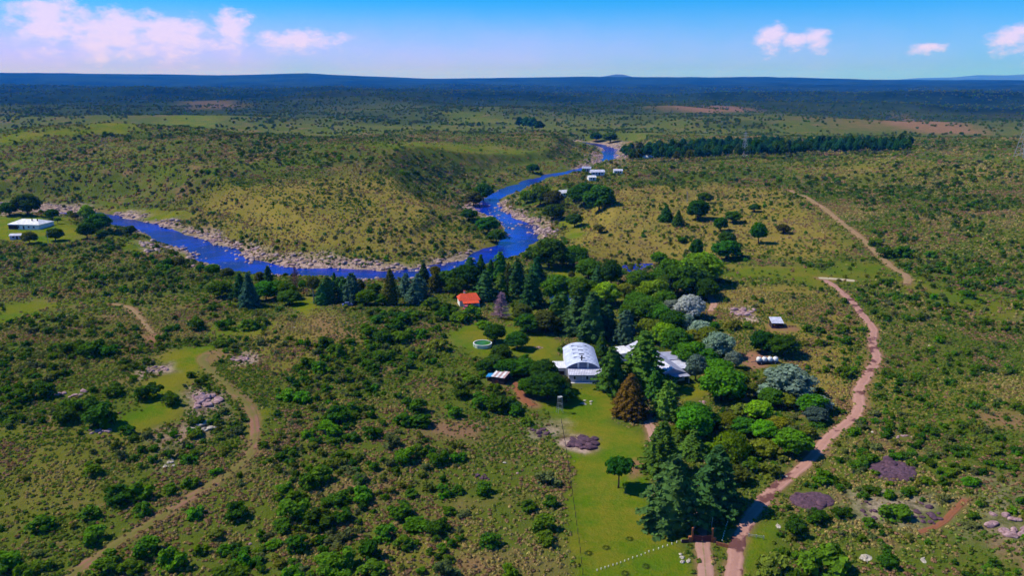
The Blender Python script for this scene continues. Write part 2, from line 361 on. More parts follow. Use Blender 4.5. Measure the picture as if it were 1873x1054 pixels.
# kind: list of (pixel outline, softness m, strength)
COVER = {
 'lawn': [
  ([(985,748),(1040,712),(1095,706),(1122,735),(1130,770),(1175,785),(1190,830),(1168,865),(1178,930),(1240,985),(1285,1060),(1400,1200),(1080,1200),(1066,1060),(1053,930),(1040,830),(1030,790)], 2, .9),
  ([(1155,790),(1180,790),(1188,835),(1165,840)], 2, .9),
  ([(835,607),(900,592),(1000,608),(1030,650),(1010,668),(940,655),(870,652),(835,632)], 3, .85),
  ([(285,650),(340,635),(385,637),(375,680),(358,700),(330,730),(312,770),(215,797),(200,775),(250,740),(250,702),(300,690)], 4, .95),
  ([(0,562),(70,548),(115,553),(60,577),(0,592),(-60,590)], 4, .7),
  ([(-40,398),(60,394),(135,396),(150,440),(100,447),(60,450),(-40,428)], 6, .95),
  ([(195,428),(285,443),(275,462),(225,462)], 5, .7),
  ([(320,458),(355,462),(360,478),(325,476)], 4, .9),
  ([(1320,486),(1500,490),(1620,515),(1500,521),(1330,506)], 5, .6),
  ([(1368,985),(1440,958),(1425,1000),(1400,1060),(1345,1060)], 2, .9),
  ([(1240,697),(1290,693),(1302,727),(1245,732)], 2, .9),
  ([(1275,600),(1320,593),(1322,618),(1285,620)], 2, .8),
  ([(185,377),(330,384),(360,398),(300,402),(210,390)], 6, .75),
  ([(540,556),(572,540),(585,560),(560,580)], 3, .95),
  ([(-60,262),(0,252),(150,236),(300,216),(402,207),(405,219),(240,243),(0,264)], 25, .8),
  ([(1005,492),(1055,490),(1065,512),(1010,520)], 4, .8),
  ([(905,562),(985,566),(990,600),(930,592)], 3, .75),
  ([(1120,545),(1150,548),(1165,570),(1130,570)], 3, .7),
  ([(640,255),(900,265),(1000,290),(860,292),(700,275)], 25, .55),
  ([(800,205),(880,207),(940,225),(850,222)], 30, .6),
  ([(1500,475),(1640,490),(1620,520),(1540,505)], 6, .5),
  ([(1640,500),(1873,560),(1873,590),(1700,560)], 8, .4),
  ([(1030,400),(1068,395),(1062,440),(1035,430)], 5, .8),
  ([(940,350),(1000,345),(1010,365),(950,380)], 6, .6),
  ([(400,595),(500,588),(480,610),(380,620)], 4, .5),
  ([(440,760),(475,755),(478,805),(455,808)], 2, .8)],
 'tan': [
  ([(1045,400),(1140,345),(1300,335),(1440,348),(1500,400),(1560,455),(1480,480),(1200,478),(1050,468)], 12, .9),
  ([(330,380),(480,335),(640,320),(760,350),(880,430),(900,452),(760,490),(480,462),(380,420)], 30, .75),
  ([(1310,525),(1500,520),(1580,600),(1565,715),(1510,740),(1500,690),(1400,650),(1310,575)], 8, .8),
  ([(1460,680),(1560,690),(1550,740),(1510,760),(1490,720)], 4, .9),
  ([(470,590),(600,570),(660,620),(560,680),(420,700),(400,650)], 10, .6),
  ([(1400,290),(1873,300),(1873,330),(1500,330)], 30, .4),
  ([(700,960),(860,950),(880,1054),(700,1054)], 8, .5),
  ([(0,780),(180,800),(220,900),(0,960)], 12, .35),
  ([(1560,680),(1873,700),(1873,790),(1620,770)], 12, .45)],
 'dirt': [
  ([(1350,642),(1392,640),(1400,668),(1368,680),(1352,668)], 2, 1),
  ([(1398,588),(1448,592),(1450,602),(1398,604)], 1.5, .8),
  ([(262,614),(300,608),(310,622),(270,628)], 2, .9),
  ([(365,655),(395,640),(440,638),(400,650),(380,668)], 3, .7),
  ([(560,595),(600,575),(690,615),(650,625),(590,625)], 5, .55),
  ([(1140,848),(1178,845),(1182,868),(1140,872)], 1.5, .8),
  ([(1200,195),(1310,192),(1400,205),(1300,208)], 60, .8),
  ([(1590,222),(1640,208),(1700,222),(1805,246),(1690,243)], 40, .75),
  ([(1430,214),(1600,218),(1680,236),(1560,236)], 60, .25),
  ([(330,185),(430,183),(450,195),(345,200)], 60, .6),
  ([(1740,740),(1873,765),(1873,790),(1800,775)], 5, .7),
  ([(1050,790),(1110,800),(1090,830),(1040,815)], 3, .4),
  ([(850,1015),(895,1010),(900,1054),(850,1054)], 3, .6),
  ([(575,880),(700,860),(720,925),(640,930)], 6, .5),
  ([(760,780),(900,770),(860,800),(780,800)], 6, .5)],
 'rock': [
  ([(235,680),(310,662),(315,675),(245,692)], 3, .9), ([(415,650),(460,645),(462,662),(430,668)], 3, .9),
  ([(330,730),(360,712),(405,722),(400,745),(350,755)], 3, .8), ([(290,790),(400,765),(390,790),(300,860)], 4, .4),
  ([(1345,565),(1385,560),(1385,585),(1350,585)], 3, .9), ([(1030,795),(1060,792),(1100,822),(1075,830),(1040,820)], 1.5, .9),
  ([(780,475),(870,460),(900,462),(840,490),(770,498)], 5, .7), ([(960,780),(1030,770),(1030,800),(970,805)], 4, .6),
  ([(1560,890),(1720,900),(1700,970),(1570,960)], 5, .6), ([(1800,870),(1873,900),(1873,1010),(1800,980)], 6, .4),
  ([(1080,258),(1140,260),(1140,298),(1126,300),(1120,268),(1090,268)], 14, .9),
  ([(280,405),(330,410),(380,425),(440,445),(520,468),(730,484),(730,500),(560,492),(440,472),(400,455),(350,432)], 7, 1),
  ([(925,425),(945,430),(930,445),(920,440)], 3, 1), ([(955,405),(990,412),(1010,432),(990,440),(960,418)], 4, 1),
  ([(60,380),(140,378),(150,392),(80,392)], 8, .9), ([(-40,388),(30,385),(30,394),(-40,396)], 6, .9),
  ([(250,440),(330,450),(330,462),(260,458)], 5, .5), ([(350,470),(400,470),(400,485),(360,485)], 4, .7)],
}
def _prep():
    for k, L in COVER.items():
        for i, (P, soft, s) in enumerate(L):
            L[i] = (px_poly(P), soft, s)
_prep()
ROADS = {
 'main': ([(1330,1120),(1340,1054),(1350,992),(1372,947),(1410,902),(1452,868),(1490,832),(1520,796),(1560,766),(1572,745),(1570,717),(1590,681),(1604,655),(1595,627),(1597,602),(1576,575),(1556,550),(1530,527),(1506,511)], 1.65),
 'upper': ([(1658,520),(1660,508),(1632,488),(1602,462),(1570,431),(1530,400),(1490,371),(1445,348)], 1.7),
 'drive': ([(1296,1120),(1291,1054),(1287,1010),(1284,985),(1275,950),(1252,905),(1222,862),(1203,822),(1192,787),(1184,768),(1176,748)], 1.55),
 'track': ([(90,1110),(130,1054),(200,1005),(280,955),(340,915),(400,880),(450,842),(463,815),(466,780),(455,745),(420,710),(385,678),(371,655),(388,644)], 1.0),
 'barn_path': ([(918,698),(940,702),(952,718),(962,733),(976,743)], 1.5),
 'garden_path': ([(1352,700),(1358,722),(1366,738),(1372,750)], 1.4),
 'grove_path': ([(1304,532),(1300,545),(1306,555),(1298,572)], 1.4),
 'pale_spur': ([(1497,509),(1530,511),(1563,514)], 1.6),
 'hill_path': ([(205,556),(222,559),(238,563),(256,580),(270,600),(285,613)], 1.0),
 'gully': ([(1680,975),(1720,960),(1745,935),(1765,915)], .75),
}
for k, (P, hw) in list(ROADS.items()):
    P = np.array(P, float)
    ROADS[k] = (smooth_line(hit(P[:, 0], P[:, 1])[:, :2], 1.6), hw)
def cover(x, y):
    """masks of every ground cover at world points"""
    x = np.asarray(x, float); y = np.asarray(y, float)
    w1 = (fbm(x, y, 14, 3, 91) - 0.5); w2 = (fbm(x, y, 14, 3, 97) - 0.5)
    r = np.hypot(x, y); amp = 5 + 0.02 * r
    xs, ys = x + w1 * amp, y + w2 * amp
    out = {}
    for k, L in COVER.items():
        a = np.zeros(len(x))
        for P, soft, s in L:
            m = (x > P[:, 0].min() - 40 - soft) & (x < P[:, 0].max() + 40 + soft) & (y > P[:, 1].min() - 40 - soft) & (y < P[:, 1].max() + 40 + soft)
            if not m.any(): continue
            sd = poly_sd(xs[m], ys[m], P)
            a[m] = np.maximum(a[m], s * sstep(soft, -soft, sd))
        out[k] = a
    rd = np.full(len(x), 99.0)
    for k, (P, hw) in ROADS.items():
        m = (x > P[:, 0].min() - 12) & (x < P[:, 0].max() + 12) & (y > P[:, 1].min() - 12) & (y < P[:, 1].max() + 12)
        if m.any(): rd[m] = np.minimum(rd[m], segdist(x[m], y[m], P)[0] - hw)
    out['road'] = rd
    out['dirt'] = np.maximum(out['dirt'], 0.75 * sstep(1.6, -0.3, rd + w1 * 2.0))
    d = river_d(x, y); out['river'] = d
    bank = sstep(22, 9, d + (fbm(x, y, 18, 3, 41) - 0.5) * 26) * sstep(.44, .60, fbm(x, y, 75, 2, 43) + .12 * sstep(380, 560, y))
    out['rock'] = np.maximum(out['rock'], bank * 0.95)
    out['thick'] = sstep(.46, .62, fbm(x, y, 330, 4, 511)) * sstep(420, 900, r) * (1 - .8 * out['lawn'])
    out['wood'] = sstep(1100, 3300, r + (fbm(x, y, 500, 3, 13) - .5) * 1100)
    return out

# ------------------------------------------------------------------ the ground: one sheet to the horizon
azs = np.concatenate([np.linspace(-180, -41, 30)[:-1], np.linspace(-41, 41, 581), np.linspace(41, 180, 30)[1:-1]])
rads = np.concatenate([[3, 18, 34, 50, 65, 80, 92], np.exp(np.arange(math.log(102), math.log(17500), 0.0066))])
A, Rr = np.meshgrid(np.radians(azs), rads)
GX, GY = (Rr * np.sin(A)).ravel(), (Rr * np.cos(A)).ravel()
GZ = Z(GX, GY)
nc, nr = len(azs), len(rads)
i0 = (np.arange(nr - 1)[:, None] * nc + np.arange(nc)[None, :]).ravel()
i1 = (np.arange(nr - 1)[:, None] * nc + ((np.arange(nc) + 1) % nc)[None, :]).ravel()
quads = np.stack([i0, i0 + nc, i1 + nc, i1], -1)[:, ::-1]
gm = mesh_np('ground', np.vstack([np.stack([GX, GY, GZ], -1), [[0, 0, float(Z(0., 0.)[0])]]]), [quads, np.array([(len(GX), k, (k + 1) % nc) for k in range(nc)])[:, ::-1]], True)
cv = cover(GX, GY)
def set_attr(me, name, cols):
    a = me.attributes.new(name, 'FLOAT_COLOR', 'POINT')
    c = np.zeros((len(me.vertices), 4), np.float32); c[:len(cols[0]), 0] = cols[0]; c[:len(cols[0]), 1] = cols[1]; c[:len(cols[0]), 2] = cols[2]; c[:, 3] = 1
    a.data.foreach_set('color', c.ravel())
set_attr(gm, 'cover_a', (cv['lawn'], cv['tan'], cv['wood']))
set_attr(gm, 'cover_b', (cv['dirt'], cv['rock'], cv['thick']))
def ground_material():
    m, nd, lk = new_mat('scrubland_soil'); b = pbsdf(m)
    P = coord(m)
    def attr(n):
        a = nd.new('ShaderNodeAttribute'); a.attribute_name = n
        s = nd.new('ShaderNodeSeparateColor'); lk.new(a.outputs['Color'], s.inputs[0]); return s.outputs
    lawn, tan, wood = attr('cover_a')[:3]; dirt, rock, thick = attr('cover_b')[:3]
    big = N_noise(m, P, 0.012, 4, 0.6); mid = N_noise(m, P, 0.06, 5, 0.65); fine = N_noise(m, P, 0.6, 5, 0.7); grit = N_noise(m, P, 2.4, 3, 0.7)
    far = N_noise(m, P, 0.022, 6, 0.72)
    green = N_mix(m, fine, (0.046, 0.074, 0.008), (0.125, 0.158, 0.020))
    brown = N_mix(m, fine, (0.128, 0.090, 0.032), (0.240, 0.172, 0.066))
    c = N_mix(m, N_ramp(m, N_math(m, 'ADD', N_math(m, 'MULTIPLY', big, 0.45), N_math(m, 'MULTIPLY', mid, 0.55)), 0.49, 0.72), green, brown)
    soil = N_mix(m, fine, (0.150, 0.082, 0.040), (0.290, 0.180, 0.105))
    c = N_mix(m, N_ramp(m, N_noise(m, P, 0.035, 6, 0.7), 0.53, 0.66, 0, 0.85), c, soil)
    c = N_mix(m, N_math(m, 'MULTIPLY', thick, 0.8), c, N_mix(m, fine, (0.022, 0.042, 0.006), (0.070, 0.100, 0.016)))
    gold = N_mix(m, fine, (0.170, 0.130, 0.022), (0.300, 0.228, 0.050))
    c = N_mix(m, N_math(m, 'MULTIPLY', tan, N_ramp(m, mid, 0.25, 0.6, 0.45, 1.0)), c, gold)
    lw = N_mix(m, N_ramp(m, N_math(m, 'ADD', N_math(m, 'MULTIPLY', mid, 0.7), N_math(m, 'MULTIPLY', fine, 0.3)), 0.38, 0.60), N_mix(m, grit, (0.058, 0.125, 0.003), (0.100, 0.185, 0.006)), N_mix(m, grit, (0.135, 0.145, 0.006), (0.215, 0.190, 0.018)))
    c = N_mix(m, lawn, c, lw)
    dr = N_mix(m, mid, (0.205, 0.092, 0.050), (0.330, 0.180, 0.120))
    c = N_mix(m, N_math(m, 'MULTIPLY', dirt, N_ramp(m, fine, 0.2, 0.5, 0.5, 1.0)), c, dr)
    rk = N_mix(m, N_ramp(m, N_noise(m, P, 0.33, 6, 0.75), 0.36, 0.62), (0.085, 0.052, 0.052), (0.50, 0.36, 0.30))
    c = N_mix(m, N_math(m, 'MULTIPLY', rock, N_ramp(m, fine, 0.22, 0.5, 0.35, 1.0)), c, rk)
    fw = N_mix(m, N_ramp(m, far, 0.38, 0.66), (0.002, 0.016, 0.006), (0.026, 0.052, 0.012))
    fw = N_mix(m, N_ramp(m, N_noise(m, P, 0.0016, 5, 0.65), 0.36, 0.64), N_mix(m, 0.55, fw, (0.001, 0.010, 0.005)), N_mix(m, 0.25, fw, (0.030, 0.060, 0.014)))
    c = N_mix(m, N_math(m, 'MULTIPLY', wood, N_math(m, 'SUBTRACT', 1.0, N_math(m, 'MULTIPLY', dirt, 0.85))), c, fw)
    lk.new(c, b.inputs['Base Color']); b.inputs['Roughness'].default_value = 1.0; b.inputs['Specular IOR Level'].default_value = 0.0
    bump(m, N_math(m, 'ADD', fine, N_math(m, 'MULTIPLY', grit, 0.4)), 0.7, 0.7)
    return m
ground = obj('ground', gm, ground_material()); tag(ground, kind='structure')

# ------------------------------------------------------------------ roads and paths, laid over the ground
def dirt_mat(name, ca, cb, wet=None, grass=None, edge=None):
    m, nd, lk = new_mat(name); b = pbsdf(m); P = coord(m)
    mid = N_noise(m, P, 0.10, 4, 0.6); fine = N_noise(m, P, 0.9, 5, 0.7)
    c = N_mix(m, N_math(m, 'ADD', N_math(m, 'MULTIPLY', fine, 0.7), N_math(m, 'MULTIPLY', mid, 0.3)), ca, cb)
    a = nd.new('ShaderNodeAttribute'); a.attribute_name = 'across'
    ab = N_math(m, 'ABSOLUTE', a.outputs['Fac'])
    if grass:
        g = N_ramp(m, N_math(m, 'ADD', ab, N_math(m, 'MULTIPLY', fine, 0.35)), grass[0] + 0.2, grass[0], 0, grass[1])
        c = N_mix(m, g, c, N_mix(m, fine, (0.09, 0.12, 0.02), (0.2, 0.19, 0.05)))
        g2 = N_ramp(m, N_math(m, 'ADD', N_math(m, 'MULTIPLY', mid, 0.75), N_math(m, 'MULTIPLY', fine, 0.25)), 0.40, 0.54, 0, grass[2])
        c = N_mix(m, g2, c, N_mix(m, fine, (0.085, 0.10, 0.015), (0.18, 0.155, 0.04)))
    rut = N_ramp(m, N_math(m, 'ABSOLUTE', N_math(m, 'SUBTRACT', N_math(m, 'ADD', ab, N_math(m, 'MULTIPLY', fine, 0.3)), 0.68)), 0.0, 0.22, 0.30 if not grass else 0.08, 0)
    c = N_mix(m, rut, c, tuple(np.array(cb) * 1.1))
    e = N_ramp(m, N_math(m, 'ADD', ab, N_math(m, 'MULTIPLY', fine, 0.5)), 0.95, 1.3, 0, 0.8)
    c = N_mix(m, e, c, (0.16, 0.13, 0.04))
    if wet:
        w = N_math(m, 'MULTIPLY', N_ramp(m, N_noise(m, P, 0.13, 5, 0.6), 0.535, 0.60), wet)
        c = N_mix(m, w, c, (0.085, 0.030, 0.030)); link_in(m.node_tree, N_math(m, 'SUBTRACT', 0.95, N_math(m, 'MULTIPLY', w, 0.35)), b.inputs['Roughness'])
    else: b.inputs['Roughness'].default_value = 0.95
    lk.new(c, b.inputs['Base Color']); b.inputs['Specular IOR Level'].default_value = 0.05
    bump(m, fine, 0.5, 0.25); return m
def ribbon(name, P, hw, mat, lift=0.07, nacross=9):
    P = smooth_line(P[::3] if len(P) > 12 else P, 1.2)
    T = np.gradient(P, axis=0); T /= np.linalg.norm(T, axis=1)[:, None] + 1e-9
    Nn = np.stack([T[:, 1], -T[:, 0]], -1)
    s = np.concatenate([[0], np.cumsum(np.hypot(*np.diff(P, axis=0).T))])
    wl_ = hw * (1 + 0.9 * (fbm(s, s * 0 + 3, 5, 4, 61, .7) - 0.5)); wr_ = hw * (1 + 0.9 * (fbm(s, s * 0 + 9, 5, 4, 67, .7) - 0.5))
    k = np.linspace(-1, 1, nacross)
    wid = np.where(k[None, :] < 0, wl_[:, None], wr_[:, None]) * k[None, :]
    X = P[:, 0:1] + Nn[:, 0:1] * wid; Y = P[:, 1:2] + Nn[:, 1:2] * wid
    Zv = Z(X.ravel(), Y.ravel()) + lift + 0.00025 * np.hypot(X, Y).ravel()
    rut = -0.05 * np.exp(-((np.abs(k) - 0.5) / 0.16) ** 2)
    Zv = Zv + np.tile(rut, len(P)); Zv -= np.tile(np.where(np.abs(k) > 0.99, lift + 0.1, 0), len(P))
    n = nacross
    q = np.array([(i * n + j, i * n + j + 1, (i + 1) * n + j + 1, (i + 1) * n + j) for i in range(len(P) - 1) for j in range(n - 1)])[:, ::-1]
    me = mesh_np(name, np.stack([X.ravel(), Y.ravel(), Zv], -1), q, True)
    a = me.attributes.new('across', 'FLOAT', 'POINT'); a.data.foreach_set('value', np.tile(k, len(P)).astype(np.float32))
    if me.polygons[0].normal.z < 0: me.flip_normals()
    return tag(obj(name, me, mat), kind='structure')
M_road = dirt_mat('pink_dirt', (0.26, 0.125, 0.095), (0.47, 0.27, 0.22), wet=0.85)
M_road2 = dirt_mat('tan_dirt', (0.22, 0.13, 0.07), (0.36, 0.23, 0.14), grass=(0.05, .3, .35))
M_drive = dirt_mat('drive_dirt', (0.27, 0.135, 0.10), (0.46, 0.28, 0.23), grass=(0.12, 0.75, 0.0))
M_track = dirt_mat('track_dirt', (0.17, 0.085, 0.050), (0.32, 0.165, 0.115), grass=(0.25, 0.5, 0.92))
M_red = dirt_mat('red_dirt', (0.16, 0.060, 0.028), (0.27, 0.110, 0.058))
M_pale = dirt_mat('pale_dirt', (0.34, 0.29, 0.19), (0.52, 0.45, 0.31))
ribbon('dirt_road', *ROADS['main'], M_road); ribbon('hillside_road', *ROADS['upper'], M_road2, 0.12)
ribbon('driveway', *ROADS['drive'], M_drive, 0.07); ribbon('grassy_track', ROADS['track'][0], 1.35, M_track, 0.07)
ribbon('barn_path', *ROADS['barn_path'], M_red); ribbon('garden_path', *ROADS['garden_path'], M_red)
ribbon('grove_path', *ROADS['grove_path'], M_drive); ribbon('pale_path', *ROADS['pale_spur'], M_pale, 0.1); ribbon('hill_path', *ROADS['hill_path'], M_road2, 0.1)
ribbon('gully_path', *ROADS['gully'], M_red)

# ------------------------------------------------------------------ water
def water_mat(name, deep, light, scale):
    m, nd, lk = new_mat(name); b = pbsdf(m); P = coord(m)
    n = N_noise(m, P, scale, 4, 0.65)
    c = N_mix(m, N_ramp(m, n, 0.38, 0.62), deep, light)
    c = N_mix(m, N_ramp(m, N_noise(m, P, scale * 5, 5, 0.7), 0.5, 0.68, 0, 0.75), c, (0.003, 0.009, 0.075))
    foam = N_ramp(m, N_noise(m, P, 0.12, 7, 0.85), 0.60, 0.68, 0, 0.55)
    c = N_mix(m, foam, c, (0.32, 0.36, 0.60))
    lk.new(c, b.inputs['Base Color']); b.inputs['Roughness'].default_value = 0.16; b.inputs['IOR'].default_value = 1.33
    bump(m, N_noise(m, P, 0.9, 4, 0.7), 0.35, 0.5); return m
def water(name, inside, x0, x1, y0, y1, step, z, mat):
    nx, ny = int((x1 - x0) / step) + 1, int((y1 - y0) / step) + 1
    gx, gy = np.meshgrid(x0 + step * np.arange(nx), y0 + step * np.arange(ny)); gx, gy = gx.ravel(), gy.ravel()
    I = (np.arange(ny - 1)[:, None] * nx + np.arange(nx - 1)[None, :]).ravel()
    keep = inside(gx[I] + step / 2, gy[I] + step / 2); I = I[keep]
    q = np.stack([I, I + 1, I + nx + 1, I + nx], -1)
    used, inv = np.unique(q, return_inverse=True)
    me = mesh_np(name, np.stack([gx[used], gy[used], np.full(len(used), z)], -1), inv.reshape(-1, 4), True)
    return tag(obj(name, me, mat), kind='structure')
M_water = water_mat('river_water', (0.001, 0.024, 0.42), (0.003, 0.010, 0.16), 0.03)
water('river', lambda x, y: river_d(x, y) < RIV_HW + 9, RIV[:, 0].min() - 20, RIV[:, 0].max() + 20, RIV[:, 1].min() - 20, RIV[:, 1].max() + 20, 5.0, RIVZ, M_water)
PA = np.array(POND)
water('pond', lambda x, y: poly_sd(x, y, POND) < 4, PA[:, 0].min() - 8, PA[:, 0].max() + 8, PA[:, 1].min() - 8, PA[:, 1].max() + 8, 3.0, -2.75, M_water)

# ------------------------------------------------------------------ far hills beyond the plain
def far_ridge(name, prof, r0, colr):
    us = np.arange(prof[0][0], prof[-1][0] + 1, 6.0)
    vs = np.interp(us, [p[0] for p in prof], [p[1] for p in prof]); V = []; rows = 9
    azr = np.arctan((us - W0 / 2) * CP / FPX)
    top = CAMZ + (140.0 - vs) / FPX * r0
    for k in range(rows):
        t = k / (rows - 1); rr = r0 * (0.93 + 0.14 * t); hh = np.sin(math.pi * t) ** 0.8 if 0 < t < 1 else 0
        x, y = rr * np.sin(azr), rr * np.cos(azr)
        z = -55 + (top + 55) * hh * (1 + 0.06 * (fbm(x, y, 1500, 3, 5) - 0.5) * (abs(t - .5) > .05))
        V.append(np.stack([x, y, z], -1))
    n = len(us); V = np.vstack(V)
    q = np.array([(k * n + j, k * n + j + 1, (k + 1) * n + j + 1, (k + 1) * n + j) for k in range(rows - 1) for j in range(n - 1)])
    return tag(obj(name, mesh_np(name, V, q, True), plain(name + '_cover', colr, 0.95, 0.4, 0.002)), kind='structure')
far_ridge('hills', [(1560, 155), (1620, 146), (1680, 142), (1740, 141), (1790, 137.5), (1840, 138), (1900, 135), (2050, 139), (2200, 150)], 30000, (0.05, 0.07, 0.04))
far_ridge('lone_hill', [(1030, 155), (1060, 144), (1090, 141), (1110, 138.5), (1125, 136), (1140, 136.2), (1155, 140), (1180, 142), (1230, 155)], 17500, (0.03, 0.05, 0.03))

# ------------------------------------------------------------------ plants: meshes of many small leaf faces
def unit(v): return v / (np.linalg.norm(v, axis=-1, keepdims=True) + 1e-9)
def leaves(mb, C, Nn, size, g, asp=1.0):
    """one leaf-spray quad per centre, facing Nn"""
    n = len(C); Nn = unit(Nn)
    a = unit(np.cross(Nn, g.normal(size=(n, 3)))); b = np.cross(Nn, a)
    s = np.broadcast_to(size, n)[:, None] * g.uniform(0.65, 1.25, (n, 1)) * 0.5
    a = a * s * asp; b = b * s
    k = Nn * s * g.uniform(-0.5, 0.5, (n, 1))
    V = np.stack([C - a - b * .7, C + a - b * .5 + k, C + a * .8 + b, C - a * .9 + b * .8 + k * .6], 1).reshape(-1, 3)
    mb.add(V, np.arange(4 * n).reshape(-1, 4))
ICO = None
def ico():
    global ICO
    if ICO is None:
        t = (1 + 5 ** .5) / 2
        V = unit(np.array([(-1, t, 0), (1, t, 0), (-1, -t, 0), (1, -t, 0), (0, -1, t), (0, 1, t), (0, -1, -t), (0, 1, -t), (t, 0, -1), (t, 0, 1), (-t, 0, -1), (-t, 0, 1)], float))
        F = np.array([(0, 11, 5), (0, 5, 1), (0, 1, 7), (0, 7, 10), (0, 10, 11), (1, 5, 9), (5, 11, 4), (11, 10, 2), (10, 7, 6), (7, 1, 8), (3, 9, 4), (3, 4, 2), (3, 2, 6), (3, 6, 8), (3, 8, 9), (4, 9, 5), (2, 4, 11), (6, 2, 10), (8, 6, 7), (9, 8, 1)])
        ICO = (V, F)
    return ICO
def lobe(mb, c, r, n, leaf, g, up=0.3, core=0.72):
    d = unit(g.normal(size=(n, 3))); d[:, 2] = np.where(d[:, 2] < -0.35, -d[:, 2], d[:, 2])
    rr = g.uniform(0.72, 1.06, (n, 1))
    C = c + d * rr * r
    leaves(mb, C, d + g.normal(scale=0.45, size=(n, 3)) + (0, 0, up), leaf, g)
    if core:
        V, F = ico(); mb.add(c + V * r * core * g.uniform(.85, 1.1, (12, 1)), None, F)
def crown_broad(seed, nl=30, nv=105, leaf=0.056, z0=0.04, flat=1.0, top=0.0):
    g = np.random.default_rng(seed); mb = MB()
    cz = z0 + (1 - z0) * 0.5; rz = (1 - z0) * 0.5
    for i in range(nl):
        t = (i + 0.5) / nl; zz = 1 - 1.75 * t; ph = i * 2.39996 + g.uniform(-.4, .4); q = math.sqrt(max(0, 1 - zz * zz))
        r = g.uniform(0.12, 0.21)
        k = g.uniform(0.62, 1.0)
        R0 = (0.5 - r * 0.85) * k * (1 - top * max(zz, 0))
        c = np.array([q * math.cos(ph) * R0, q * math.sin(ph) * R0, cz + zz * (rz - r * 0.8) * g.uniform(.85, 1.02) * flat])
        lobe(mb, c, np.array([r, r, r * 0.85]), nv, leaf, g)
    lobe(mb, np.array([0, 0, cz]), np.array([.3, .3, rz * .6]), 40, leaf, g, core=.95)
    return mb.mesh('crown')
def trunk_broad(seed, split=0.3):
    g = np.random.default_rng(seed); mb = MB()
    mb.tube([(0, 0, -0.03), (0.005, 0, 0.12), (0.01, .01, split)], [0.034, 0.026, 0.02], 7)
    for k in range(5):
        a = k * 1.257 + g.uniform(-.3, .3); L = g.uniform(.16, .26)
        mb.tube([(0.01, .01, split - .03), (L * .5 * math.cos(a), L * .5 * math.sin(a), split + .14), (L * math.cos(a), L * math.sin(a), split + .33)], [.015, .011, .004], 5)
    return mb.mesh('trunk', True)
def crown_conifer(seed, tiers=14, power=0.85, z0=0.07, leaf=0.06, droop=0.05, dens=1.0, core=0.62, lift=0.5, irr=0.25):
    g = np.random.default_rng(seed); mb = MB()
    for i in range(tiers):
        t = i / (tiers - 1); z = z0 + (0.975 - z0) * t; rmax = 0.47 * (1 - t) ** power * (0.80 + 0.2 * min(1, t * 5 + .25)) + 0.02
        nb = max(4, int((5 + 11 * (1 - t)) * dens))
        a0 = g.uniform(0, 6.28); tier = g.uniform(1 - irr * .6, 1.05)
        for b in range(nb):
            a = a0 + b * 6.283 / nb + g.uniform(-.25, .25); L = rmax * g.uniform(1 - irr, 1.06) * tier * (1 + irr * .55 * math.sin(2 * a + seed + 3 * t) + irr * .4 * math.sin(3 * a - seed * 2 + 5 * t))
            m = max(2, int(3 + 9 * L / 0.5)); s = np.linspace(0.25, 1.0, m)
            wid = 0.055 * (1.15 - s) + 0.018
            ctr = np.stack([np.cos(a) * L * s, np.sin(a) * L * s, z + 0.02 * np.sin(s * 3) - droop * s * s + g.normal(scale=.006, size=m)], -1)
            side = np.array([-math.sin(a), math.cos(a), 0])
            for off in (-1, 0, 1):
                C = ctr + side * (off * wid)[:, None] - np.array([0, 0, abs(off) * .008])
                leaves(mb, C, np.array([math.cos(a) * .35, math.sin(a) * .35, 1.0]) + side * off * 0.3 + g.normal(scale=0.38, size=(m, 3)), leaf * (1.15 - 0.4 * s), g, 1.25)
    if core:
        prof = [(0.49 * (1 - t) ** power * core * (0.85 + 0.15 * (k % 2)), z0 + (0.95 - z0) * t) for k, t in enumerate(np.linspace(0, 1, 16))]
        mb.lathe([(0.0, z0)] + prof, 11)
    return mb.mesh('crown')
def trunk_conifer(): return MB().tube([(0, 0, -.03), (0, 0, .1), (0, 0, .5), (0, 0, .95)], [.028, .022, .013, .003], 7).mesh('trunk', True)
def crown_bare(seed, conical=True, n=150):
    g = np.random.default_rng(seed); mb = MB()
    for i in range(n):
        t = g.uniform(0.08, 0.97); a = g.uniform(0, 6.28)
        if conical:
            L = 0.5 * (1 - t) ** .8 + .02; L *= g.uniform(.7, 1.05); rise = g.uniform(-.04, .03)
        else:
            L = 0.5 * math.sin(min(1, t * 1.2) * math.pi) ** .6 * g.uniform(.5, 1); rise = g.uniform(.12, .3)
        d = np.array([math.cos(a), math.sin(a), 0]); p0 = np.array([0, 0, t]); p1 = p0 + d * L * .5 + (0, 0, rise * .4); p2 = p0 + d * L + (0, 0, rise)
        mb.tube([p0, p1, p2], [.009, .006, .003], 4, False)
        for k in range(6):
            s = g.uniform(.3, 1); q = p0 + (p2 - p0) * s; e = q + np.array([g.normal(scale=.05), g.normal(scale=.05), g.normal(scale=.025)])
            mb.tube([q, e], [.005, .002], 3, False)
    return mb.mesh('crown')
